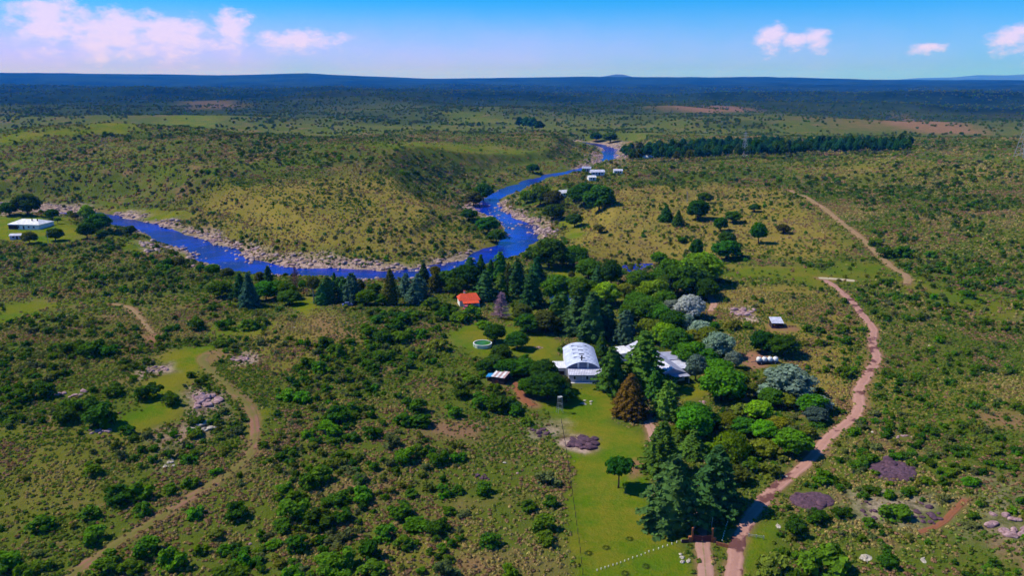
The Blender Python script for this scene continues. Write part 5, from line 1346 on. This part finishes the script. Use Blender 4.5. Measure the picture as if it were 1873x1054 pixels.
# planting rings on the lawn
ring_g = np.random.default_rng(3); mbr = MB(); aa = ring_g.uniform(0, 6.28, 130); rr_ = ring_g.normal(.5, .1, 130)
leaves(mbr, np.stack([rr_ * np.cos(aa), rr_ * np.sin(aa), ring_g.uniform(.02, .22, 130)], -1), np.stack([np.cos(aa), np.sin(aa), aa * 0 + 1], -1), .17, ring_g)
ring_me = with_mat(mbr.mesh('planting_ring'), leaf_mat('ring_leaves', (0.075, 0.11, 0.015)))
for u, v, lab in ((1108, 1003, 'weedy planting ring on the lawn, above the left end of posts'), (1076, 1013, 'weedy planting ring nearest the left fence of the lawn'), (1151, 987, 'weedy planting ring highest on the lawn left of gate'), (1181, 1037, 'weedy planting ring below the post row'), (1262, 1001, 'weedy planting ring beside the left gate wing'), (1143, 1050, 'weedy planting ring at the bottom edge of lawn'), (1310, 1005, 'weedy planting ring right of the driveway')):
    o = obj('planting_ring', ring_me); o.location = hit1(u, v); o.scale = (1.25, 1.25, .8); tag(o, lab, 'plant', 'planting rings on the lawn'); KEEP.append((o.location.x, o.location.y, 1.5))

# ------------------------------------------------------------------ scrub
SH_MATS = [leaf_mat('shrub_dark', (.050, .125, .008), .36), leaf_mat('shrub_green', (.084, .178, .010), .36), leaf_mat('shrub_olive', (.155, .190, .022), .36), leaf_mat('shrub_bright', (.090, .215, .008), .34), leaf_mat('shrub_grey', (.125, .158, .048), .36)]
SH_NAME = ['dark green', 'mid green', 'olive', 'bright green', 'dull grey green']
SHR = []
for k in range(5):
    for s in range(2):
        SHR.append(with_mat(shrub_mesh(100 + 10 * k + s, nl=[10, 9, 8, 10, 7][k], nv=[62, 58, 50, 62, 44][k], leaf=[.10, .105, .11, .10, .12][k], core=[.74, .7, .62, .72, .5][k]), SH_MATS[k]))
sg = np.random.default_rng(99)
FIXED = [  # bushes one can point at: u, v of foot, width, kind, label
 (273, 728, 54, 0, 'big rounded dark bush standing alone on the green glade'), (314, 738, 46, 0, 'dark bush right of the big one on the green glade'),
 (361, 603, 44, 0, 'lone dark bush above the green glade'), (309, 607, 26, 0, 'small dark bush left of the lone one above the glade'),
 (350, 690, 22, 0, 'small upright bush at the right edge of the glade'), (368, 704, 24, 0, 'small dark bush above the pink boulder heap'),
 (430, 646, 16, 0, 'tiny dark bush on the inner side of the track bend'), (1455, 976, 54, 0, 'round dark bush beside the white boulder near the road'),
 (1494, 955, 44, 0, 'dark bush below the long purple slab'), (1539, 946, 40, 0, 'round dark bush right of the long purple slab'),
 (1636, 946, 58, 1, 'tall green bush below the large purple slab'), (1624, 1034, 52, 0, 'dark upright bush right of the pale boulders'),
 (1510, 1050, 112, 1, 'huge green bush at the bottom right of the road'), (1410, 1050, 76, 2, 'yellowish bush at the bottom beside the dirt road'),
 (1562, 796, 30, 3, 'bright bush touching the dirt road near its bend'), (1505, 880, 52, 3, 'bright green bush right of the puddled road'),
 (433, 947, 60, 0, 'large dark bush right of the grassy track'), (364, 776, 26, 0, 'small dark bush above the white rock streak'),
 (395, 866, 30, 3, 'bright bush on the upper edge of the lower track'), (366, 1014, 32, 3, 'left of two small round bushes below the track'), (413, 1014, 34, 3, 'right of two small round bushes below the track'),
 (313, 1036, 66, 3, 'large bright bush at the bottom left of the track'), (896, 998, 50, 0, 'dark bush alone in the open scrub left of the lawn'),
]
GENERIC = [(600,785,42,3),(642,806,32,0),(682,800,42,0),(716,816,42,4),(739,844,58,3),(765,832,42,1),(802,850,42,1),(836,844,36,3),(682,858,28,1),(639,864,36,4),(622,838,36,1),(585,878,62,1),(568,890,52,0),(537,916,46,1),(620,922,52,0),(662,914,50,3),
 (583,964,74,0),(537,948,62,1),(517,970,44,1),(628,954,46,0),(622,992,62,4),(543,1006,52,0),(753,908,32,0),(785,897,32,2),(839,902,32,1),(884,903,38,1),(733,946,58,0),(762,970,62,3),(705,984,52,1),(802,976,50,0),(739,1002,46,1),(822,940,34,1),(847,944,34,4),
 (676,1020,58,0),(682,1048,68,1),(614,1044,72,1),(625,1066,62,3),(534,1064,54,3),(816,1054,52,4),(933,1052,42,3),(967,934,42,0),(1007,926,38,0),(992,970,52,1),(998,994,42,1),(1001,884,52,4),(964,776,32,1),
 (171,990,52,1),(267,1014,56,1),(199,1040,62,1),(240,1046,60,1),(444,1036,46,3),(427,1064,62,1),(393,982,46,2),(356,946,36,3),(346,890,34,3),(311,902,32,1),(262,940,42,1),(256,910,52,3),(219,918,62,0),(165,946,46,1),(171,866,42,1),
 (17,1040,62,3),(43,1058,46,3),(77,1044,42,1),(77,966,62,1),(182,776,72,0),(156,752,52,0),(120,772,52,0),(37,736,54,1),(80,724,54,0),(210,722,46,1),(171,652,62,0),(196,650,46,0),(137,648,52,0),(413,602,36,0),(404,634,36,1),(455,602,50,1),(480,594,40,1),(233,792,36,0),
 (722,606,42,0),(702,628,46,0),(739,624,42,1),(770,618,36,1),(676,616,42,1),(596,634,38,0),(616,650,46,1),(702,660,46,1),(676,676,46,1),(562,672,36,0),(585,680,42,1),(525,730,42,3),(554,734,42,3),(619,772,56,0),(605,796,56,3),(639,756,42,3),(759,752,46,1),(739,776,46,1),(770,778,52,0),(685,704,32,4),
 (790,566,46,1),(822,576,48,0),(862,584,52,1),(838,590,40,3),(885,600,36,3),(812,584,40,1),(760,580,36,1),(735,590,40,0),(690,590,36,1),(800,640,44,2),(860,700,40,1),(845,726,46,0),(880,742,50,1),(910,752,52,0),(940,756,44,0),(905,722,40,1),(830,760,40,1),
 (1340,602,34,2),(1368,600,26,1),(1475,606,26,1),(1500,608,24,0),(1540,606,30,1),(1545,628,30,0),(1470,632,26,2),(1500,632,28,1),(1545,690,44,1),(1620,470,40,0),(1650,470,44,1),(1600,450,30,1),(1700,470,30,1),(1770,545,30,3),(1350,760,44,2),(1330,790,40,2),(1420,790,44,2),(1375,860,44,1),(1410,870,50,2),(1370,830,36,1),(1445,800,44,4),(1475,800,46,2),(1350,745,30,1),
 (1240,800,40,1),(1300,830,44,3),(1290,800,40,1)]
SH = []   # x, y, diameter, mesh index, label
for u, v, w, k, lab in FIXED: SH.append((u, v, w, k, lab))
for u, v, w, k in GENERIC: SH.append((u, v, w, k, None))
pp = hit([s[0] for s in SH], [s[1] for s in SH]); dd = project(pp[:, 0], pp[:, 1], pp[:, 2])[2]
IND = [(pp[i, 0], pp[i, 1] , SH[i][2] * dd[i] / FPX, SH[i][3] * 2 + sg.integers(2), SH[i][4]) for i in range(len(SH))]

TR = np.array(TREES); KP = np.array(KEEP)
def blocked(x, y, pad=0.0, crowns=0.75):
    b = np.zeros(len(x), bool)
    for tx, ty, r in KP: b |= (x - tx) ** 2 + (y - ty) ** 2 < (r + pad) ** 2
    for tx, ty, r in TR: b |= (x - tx) ** 2 + (y - ty) ** 2 < (r * crowns) ** 2
    return b
def scatter(r0, r1, per_m2, half=38.5):
    n = int((r1 * r1 - r0 * r0) * R(half) * per_m2)
    rr = np.sqrt(sg.uniform(r0 * r0, r1 * r1, n)); aa_ = np.radians(sg.uniform(-half, half, n))
    return rr * np.sin(aa_), rr * np.cos(aa_)
BUSHY = [(px_poly(P), s) for P, s in (
    ([(0,560),(240,560),(330,640),(240,780),(160,840),(0,760)], .17), ([(500,820),(700,780),(860,800),(840,1054),(480,1054)], .22), ([(660,570),(800,570),(830,640),(690,670)], .35),
    ([(840,640),(1000,650),(1000,740),(880,780),(800,720)], .30), ([(1250,740),(1480,760),(1480,850),(1350,900),(1250,840)], .40), ([(1640,430),(1873,520),(1873,590),(1640,540)], .2),
    ([(1480,320),(1873,320),(1873,430),(1640,440)], .22), ([(0,270),(420,240),(560,300),(330,380),(0,370)], .16), ([(0,440),(360,480),(420,540),(0,540)], .16), ([(920,330),(1120,330),(1040,410),(960,400)], .25), ([(820,340),(900,350),(890,450),(830,420)], .2))]
OPEN = [(px_poly(P), s) for P, s in (([(1625,580),(1873,600),(1960,820),(1640,770)], .22), ([(0,800),(250,800),(330,900),(60,1000),(0,1000)], .10), ([(420,640),(560,660),(560,820),(480,830)], .10), ([(840,790),(1030,790),(1050,1054),(860,1054)], .12))]
def density(x, y, c):
    n = 0.55 * fbm(x, y, 55, 3, 201) + 0.45 * fbm(x, y, 15, 2, 207)
    bias = np.zeros(len(x))
    for P, s in BUSHY:
        m = (x > P[:, 0].min()) & (x < P[:, 0].max()) & (y > P[:, 1].min()) & (y < P[:, 1].max())
        if m.any(): bias[m] = np.maximum(bias[m], s * sstep(6, -6, poly_sd(x[m], y[m], P)))
    for P, s in OPEN:
        m = (x > P[:, 0].min()) & (x < P[:, 0].max()) & (y > P[:, 1].min()) & (y < P[:, 1].max())
        if m.any(): bias[m] = bias[m] - s * sstep(10, -10, poly_sd(x[m], y[m], P))
    f = sstep(.40, .64, n + bias * .55)
    r_ = np.hypot(x, y); f = f * np.where(r_ > 420, .48 + 1.1 * c['thick'] + (1 - sstep(420, 700, r_)) * .5, 1)
    f = f * (1 - c['lawn']) ** 2 * (1 - .80 * c['tan']) * (1 - .8 * np.clip(c['dirt'], 0, 1)) * (1 - .85 * c['rock'])
    f = np.where(c['road'] < 1.4, 0, f); f = np.where(c['river'] < RIV_HW + 7, 0, f)
    return f
pts = []
for r0, r1, den, s0, s1 in ((100, 330, .14, 1.2, 4.6), (330, 620, .07, 1.8, 4.8), (620, 1400, .022, 2.6, 6.5), (1400, 2600, .007, 4.5, 9), (2600, 4200, .0013, 7, 12), (4200, 7000, .0005, 9, 17)):
    x, y = scatter(r0, r1, den); c = cover(x, y); f = density(x, y, c)
    k = (sg.uniform(size=len(x)) < f) & ~blocked(x, y, .5)
    x, y, f = x[k], y[k], f[k]
    d = s0 + (s1 - s0) * sg.beta(1.1, 3.0, len(x)) * (.65 + .5 * f)
    kind = sg.choice(5, len(x), p=[.20, .28, .22, .08, .22])
    pts.append(np.stack([x, y, d, kind * 2 + sg.integers(0, 2, len(x))], -1))
# a few sparse bushes on the open golden ground too
x, y = scatter(300, 1200, .004); c = cover(x, y)
k = (c['tan'] > .2) & (c['lawn'] < .3) & (c['river'] > 20) & (c['road'] > 2) & ~blocked(x, y, .5)
x, y = x[k], y[k]; pts.append(np.stack([x, y, sg.uniform(1.2, 3.4, len(x)), sg.integers(0, 10, len(x))], -1))
pts = np.vstack(pts)
ix = np.array([(a[0], a[1], a[2]) for a in IND])
far_ok = np.ones(len(pts), bool)
for a, b, d in ix: far_ok &= (pts[:, 0] - a) ** 2 + (pts[:, 1] - b) ** 2 > (d * .42) ** 2
pts = pts[far_ok]
pz = Z(pts[:, 0], pts[:, 1]); pu, pv, pd = project(pts[:, 0], pts[:, 1], pz)
vis = (pu > 0) & (pu < W0) & (pv < H0); size_px = np.where(vis, pts[:, 2] / pd, 0)
order = np.argsort(-size_px); n_more = 292 - len(IND)
for i in order[:n_more]: IND.append((pts[i, 0], pts[i, 1], pts[i, 2], int(pts[i, 3]), None))
pts = np.delete(pts, order[:n_more], 0)
LAND = [(1635, 862, 'large purple slab'), (1484, 917, 'long purple slab'), (1697, 945, 'purple rubble'), (1740, 945, 'red gully'), (1583, 1020, 'big pale boulders'), (1690, 1026, 'single pale boulder'), (1600, 655, 'upper road bend'), (1565, 760, 'lower road bend'),
 (1480, 840, 'puddled road stretch'), (1423, 590, 'field shed'), (1403, 657, 'tank trailer'), (1440, 700, 'large silver tree'), (1336, 815, 'weeping willow'), (1303, 900, 'gate cedars'), (1285, 985, 'entrance gate'), (1068, 813, 'purple stone heap'), (986, 795, 'dark rocks by the lawn'),
 (885, 872, 'dark purple rocks'), (896, 985, 'lone dark scrub bush'), (1045, 930, 'lawn fence'), (908, 695, 'striped shed'), (960, 725, 'red barn path'), (882, 632, 'garden pool'), (1060, 665, 'barrel roof'), (857, 548, 'red roofed cottage'), (917, 565, 'bare purple conifer'),
 (715, 535, 'dark cypress'), (458, 540, 'blue spruce'), (560, 560, 'grassy glade'), (600, 605, 'pale worn ground'), (440, 657, 'pink rocks in the bend'), (368, 735, 'pink boulder heap'), (372, 785, 'white rock streak'), (311, 848, 'white rock cluster'), (288, 676, 'flat pink rocks'),
 (273, 711, 'big glade bush'), (361, 592, 'lone bush above the glade'), (130, 722, 'brownish pink rocks'), (182, 792, 'brown rocks'), (462, 800, 'pink track bend'), (340, 915, 'middle of the track'), (200, 1005, 'lower end of the track'), (433, 935, 'large dark track bush'), (313, 1020, 'large bright bush'),
 (240, 560, 'hill path'), (40, 432, 'little grey shed'), (620, 765, 'round scrub clump'), (585, 940, 'thicket core'), (762, 950, 'central scrub clump'), (820, 830, 'upper scrub clump'), (1800, 760, 'bare red patch at right'), (1610, 480, 'hillside road'), (60, 1040, 'bottom left corner'), (1830, 1030, 'bottom right corner'), (680, 1040, 'bottom scrub edge')]
ORD = ['nearest', 'second nearest', 'third nearest', 'fourth nearest', 'fifth nearest', 'sixth nearest', 'seventh nearest', 'eighth nearest', 'ninth nearest', 'tenth nearest']
iz = Z(np.array([a[0] for a in IND]), np.array([a[1] for a in IND]))
names = {}
for n_i, ((x, y, d, k, lab), z) in enumerate(zip(IND, iz)):
    if lab: continue
    u, v, _ = project(x, y, z); q = min(LAND, key=lambda L_: (L_[0] - u) ** 2 + 2.0 * (L_[1] - v) ** 2); dx, dy = u - q[0], (v - q[1]) * 1.4
    way = ('left of' if dx < 0 else 'right of') if abs(dx) > abs(dy) else ('above' if dy < 0 else 'below')
    names.setdefault(f"{'large' if d > 5 else 'small' if d < 3 else 'mid sized'} {SH_NAME[k // 2]} shrub {way} the {q[2]}", []).append((dx * dx + dy * dy, n_i))
LABEL = {}
for nm, L_ in names.items():
    L_.sort()
    for r_, (_, n_i) in enumerate(L_): LABEL[n_i] = nm if len(L_) == 1 else f'{nm}, {ORD[min(r_, 9)]}'
for n_i, ((x, y, d, k, lab), z) in enumerate(zip(IND, iz)):
    o = obj('shrub', SHR[k]); o.location = (x, y, z - .02 * d); o.rotation_euler = (0, 0, sg.uniform(0, 6.28)); o.scale = (d, d * sg.uniform(.85, 1.1), d * sg.uniform(.6, .9))
    tag(o, lab or LABEL[n_i], 'shrub', 'shrubs of the thorn scrub')

# ------------------------------------------------------------------ uncountable cover: instanced inside one object each
def mesh_arrays(me):
    V = np.empty(len(me.vertices) * 3, np.float32); me.vertices.foreach_get('co', V)
    L = np.empty(len(me.loops), np.int32); me.loops.foreach_get('vertex_index', L)
    S = np.empty(len(me.polygons), np.int32); me.polygons.foreach_get('loop_total', S)
    return V.reshape(-1, 3), L, S
def gn_scatter(name, protos, P, scl, pick, label):
    Vs, Ls, Ss, Ms, Pr = [], [], [], [], []; n = 0; mats = []
    for k, me in enumerate(protos):
        V, L, S = mesh_arrays(me); Vs.append(V); Ls.append(L + n); Ss.append(S); Pr.append(np.full(len(V), k + 1, np.int32)); n += len(V)
        m = me.materials[0]
        if m not in mats: mats.append(m)
        Ms.append(np.full(len(S), mats.index(m), np.int32))
    np_ = n; Vs.append(P.astype(np.float32)); Pr.append(np.zeros(len(P), np.int32))
    V = np.vstack(Vs); L = np.concatenate(Ls); S = np.concatenate(Ss)
    me = bpy.data.meshes.new(name); me.vertices.add(len(V)); me.vertices.foreach_set('co', V.ravel())
    me.loops.add(len(L)); me.loops.foreach_set('vertex_index', L); me.polygons.add(len(S)); me.polygons.foreach_set('loop_start', np.concatenate([[0], np.cumsum(S)[:-1]]).astype(np.int32))
    me.polygons.foreach_set('material_index', np.concatenate(Ms))
    for m in mats: me.materials.append(m)
    me.update(calc_edges=True)
    def at(nm, ty, val):
        a = me.attributes.new(nm, ty, 'POINT'); a.data.foreach_set('value', val)
    at('proto', 'INT', np.concatenate(Pr)); at('pick', 'INT', np.concatenate([np.zeros(np_, np.int32), pick.astype(np.int32)]))
    at('scl', 'FLOAT', np.concatenate([np.ones(np_, np.float32), scl.astype(np.float32)])); at('turn', 'FLOAT', np.concatenate([np.zeros(np_, np.float32), sg.uniform(0, 6.28, len(P)).astype(np.float32)]))
    o = bpy.data.objects.new(name, me); COL.objects.link(o)
    ng = bpy.data.node_groups.new(name, 'GeometryNodeTree')
    ng.interface.new_socket('Geometry', in_out='INPUT', socket_type='NodeSocketGeometry'); ng.interface.new_socket('Geometry', in_out='OUTPUT', socket_type='NodeSocketGeometry')
    nd, lk = ng.nodes, ng.links; gi = nd.new('NodeGroupInput'); go = nd.new('NodeGroupOutput'); jn = nd.new('GeometryNodeJoinGeometry')
    def named(nm, ty):
        a = nd.new('GeometryNodeInputNamedAttribute'); a.data_type = ty; a.inputs[0].default_value = nm; return a.outputs[0]
    def eq(a, k):
        c = nd.new('FunctionNodeCompare'); c.data_type = 'INT'; c.operation = 'EQUAL'; lk.new(a, c.inputs[2]); c.inputs[3].default_value = k; return c.outputs[0]
    pr = named('proto', 'INT'); pk = named('pick', 'INT'); sc_ = named('scl', 'FLOAT'); tu = named('turn', 'FLOAT')
    s0 = nd.new('GeometryNodeSeparateGeometry'); s0.domain = 'POINT'; lk.new(gi.outputs[0], s0.inputs[0]); lk.new(eq(pr, 0), s0.inputs[1])
    cx = nd.new('ShaderNodeCombineXYZ'); lk.new(tu, cx.inputs[2])
    for k in range(len(protos)):
        s = nd.new('GeometryNodeSeparateGeometry'); s.domain = 'POINT'; lk.new(gi.outputs[0], s.inputs[0]); lk.new(eq(pr, k + 1), s.inputs[1])
        ip = nd.new('GeometryNodeInstanceOnPoints'); lk.new(s0.outputs[0], ip.inputs['Points']); lk.new(eq(pk, k), ip.inputs['Selection'])
        gti = nd.new('GeometryNodeGeometryToInstance'); lk.new(s.outputs[0], gti.inputs[0]); lk.new(gti.outputs[0], ip.inputs['Instance'])
        lk.new(sc_, ip.inputs['Scale']); lk.new(cx.outputs[0], ip.inputs['Rotation']); lk.new(ip.outputs[0], jn.inputs[0])
    lk.new(jn.outputs[0], go.inputs[0])
    md = o.modifiers.new('scatter', 'NODES'); md.node_group = ng
    return tag(o, label, None, None, 'stuff')
pz = Z(pts[:, 0], pts[:, 1])
gn_scatter('scrub', SHR, np.stack([pts[:, 0], pts[:, 1], pz - .02 * pts[:, 2]], -1), pts[:, 2], pts[:, 3], 'green thorn scrub spread over slopes and plain')['category'] = 'scrub'
# grass tufts
def tuft(seed, n=16):
    g = np.random.default_rng(seed); mb = MB(); a = g.uniform(0, 6.28, n); r = .34 * np.sqrt(g.uniform(0, 1, n))
    C = np.stack([np.cos(a) * r, np.sin(a) * r, .12 + .22 * g.uniform(.2, 1, n) * (1 - r)], -1)
    leaves(mb, C, np.stack([np.cos(a), np.sin(a), a * 0 + .8], -1) + g.normal(scale=.4, size=(n, 3)), .36, g, .8); return mb.mesh('tuft')
TUF = [with_mat(tuft(1), leaf_mat('tuft_straw', (.36, .29, .105))), with_mat(tuft(2), leaf_mat('tuft_olive', (.235, .255, .048))), with_mat(tuft(3), leaf_mat('tuft_green', (.125, .200, .022))), with_mat(tuft(4), leaf_mat('tuft_brown', (.26, .165, .085)))]
tp_ = []
for r0, r1, den, s0, s1 in ((105, 330, 1.9, .5, 1.3), (330, 640, .55, .9, 2.1), (640, 1150, .10, 1.6, 3.4)):
    x, y = scatter(r0, r1, den, 36); c = cover(x, y)
    f = (1 - c['lawn']) ** 3 * (1 - .85 * c['dirt']) * (1 - .8 * c['rock']) * (.35 + .65 * sstep(.3, .6, fbm(x, y, 9, 3, 301))) * np.where(np.hypot(x, y) > 330, 1 - .72 * c['tan'], 1)
    k = (sg.uniform(size=len(x)) < f) & (c['road'] > -.55) & (c['river'] > RIV_HW + 6) & ~blocked(x, y, 0, .5)
    x, y = x[k], y[k]; g1 = fbm(x, y, 40, 3, 311) + sg.normal(scale=.11, size=len(x)) + .16 * (c['tan'][k])
    kind = np.where(g1 > .62, 0, np.where(g1 > .51, 1, 2)); kind = np.where(sg.uniform(size=len(x)) < .08 + .5 * sstep(.52, .64, fbm(x, y, 24, 3, 321)), 3, kind)
    tp_.append(np.stack([x, y, sg.uniform(s0, s1, len(x)), kind], -1))
tp_ = np.vstack(tp_); tz = Z(tp_[:, 0], tp_[:, 1])
gn_scatter('grass_tufts', TUF, np.stack([tp_[:, 0], tp_[:, 1], tz - .03], -1), tp_[:, 2], tp_[:, 3], 'dry yellow and green grass tufts covering the ground')['category'] = 'grass'
# rubble along the river banks and loose stones in the scrub
x, y = scatter(330, 1150, .10, 37); c = cover(x, y); dr = c['river']
rap = (y > 395) & (y < 640) & (x > -60)
k = (dr > np.where(rap, 0, 6)) & (sg.uniform(size=len(x)) < np.where(dr < 40, c['rock'] * .9, 0) * np.where(dr < RIV_HW, np.where(rap, .30, .24), 1)); x, y = x[k], y[k]
sz = np.minimum(sg.gamma(2.0, .75, len(x)) + .6, 3.3)
x2, y2 = scatter(110, 330, .02, 36); c2 = cover(x2, y2); k2 = (sg.uniform(size=len(x2)) < .12 + .9 * c2['rock']) & (c2['lawn'] < .3) & (c2['road'] > .3) & (fbm(x2, y2, 30, 2, 401) > .47); x2, y2 = x2[k2], y2[k2]
rx_ = np.concatenate([x, x2]); ry_ = np.concatenate([y, y2]); rs_ = np.concatenate([sz, sg.uniform(.3, .95, len(x2))]); rk_ = np.concatenate([sg.choice(6, len(x), p=[.27, .25, .23, .09, .08, .08]), sg.integers(3, 9, len(x2))])
rz_ = Z(rx_, ry_); inw = river_d(rx_, ry_) < RIV_HW + 2; rz_ = np.where(inw, np.maximum(rz_, RIVZ - .12 * rs_), rz_)
gn_scatter('river_rubble', BOULD['river'] + BOULD['pink'] + BOULD['pale'], np.stack([rx_, ry_, rz_ + .05 * rs_], -1), rs_, rk_, 'pink and pale rubble along the river banks and in scrub')['category'] = 'rubble'

# ------------------------------------------------------------------ the air
hm = MB().box(-36000, 36000, -36000, 36000, -70, 300).mesh('haze')
hz_m, nd, lk = new_mat('haze_air'); nd.remove(nd['Principled BSDF'])
vol = nd.new('ShaderNodeVolumePrincipled'); vol.inputs['Color'].default_value = (0.006, 0.20, 1.0, 1); vol.inputs['Density'].default_value = HAZE if 'HAZE' in globals() else 7.2e-5
vol.inputs['Absorption Color'].default_value = (1, 1, 1, 1); vol.inputs['Anisotropy'].default_value = 0.0
lk.new(vol.outputs[0], nd['Material Output'].inputs['Volume'])
tag(obj('haze', hm, hz_m), kind='stuff')
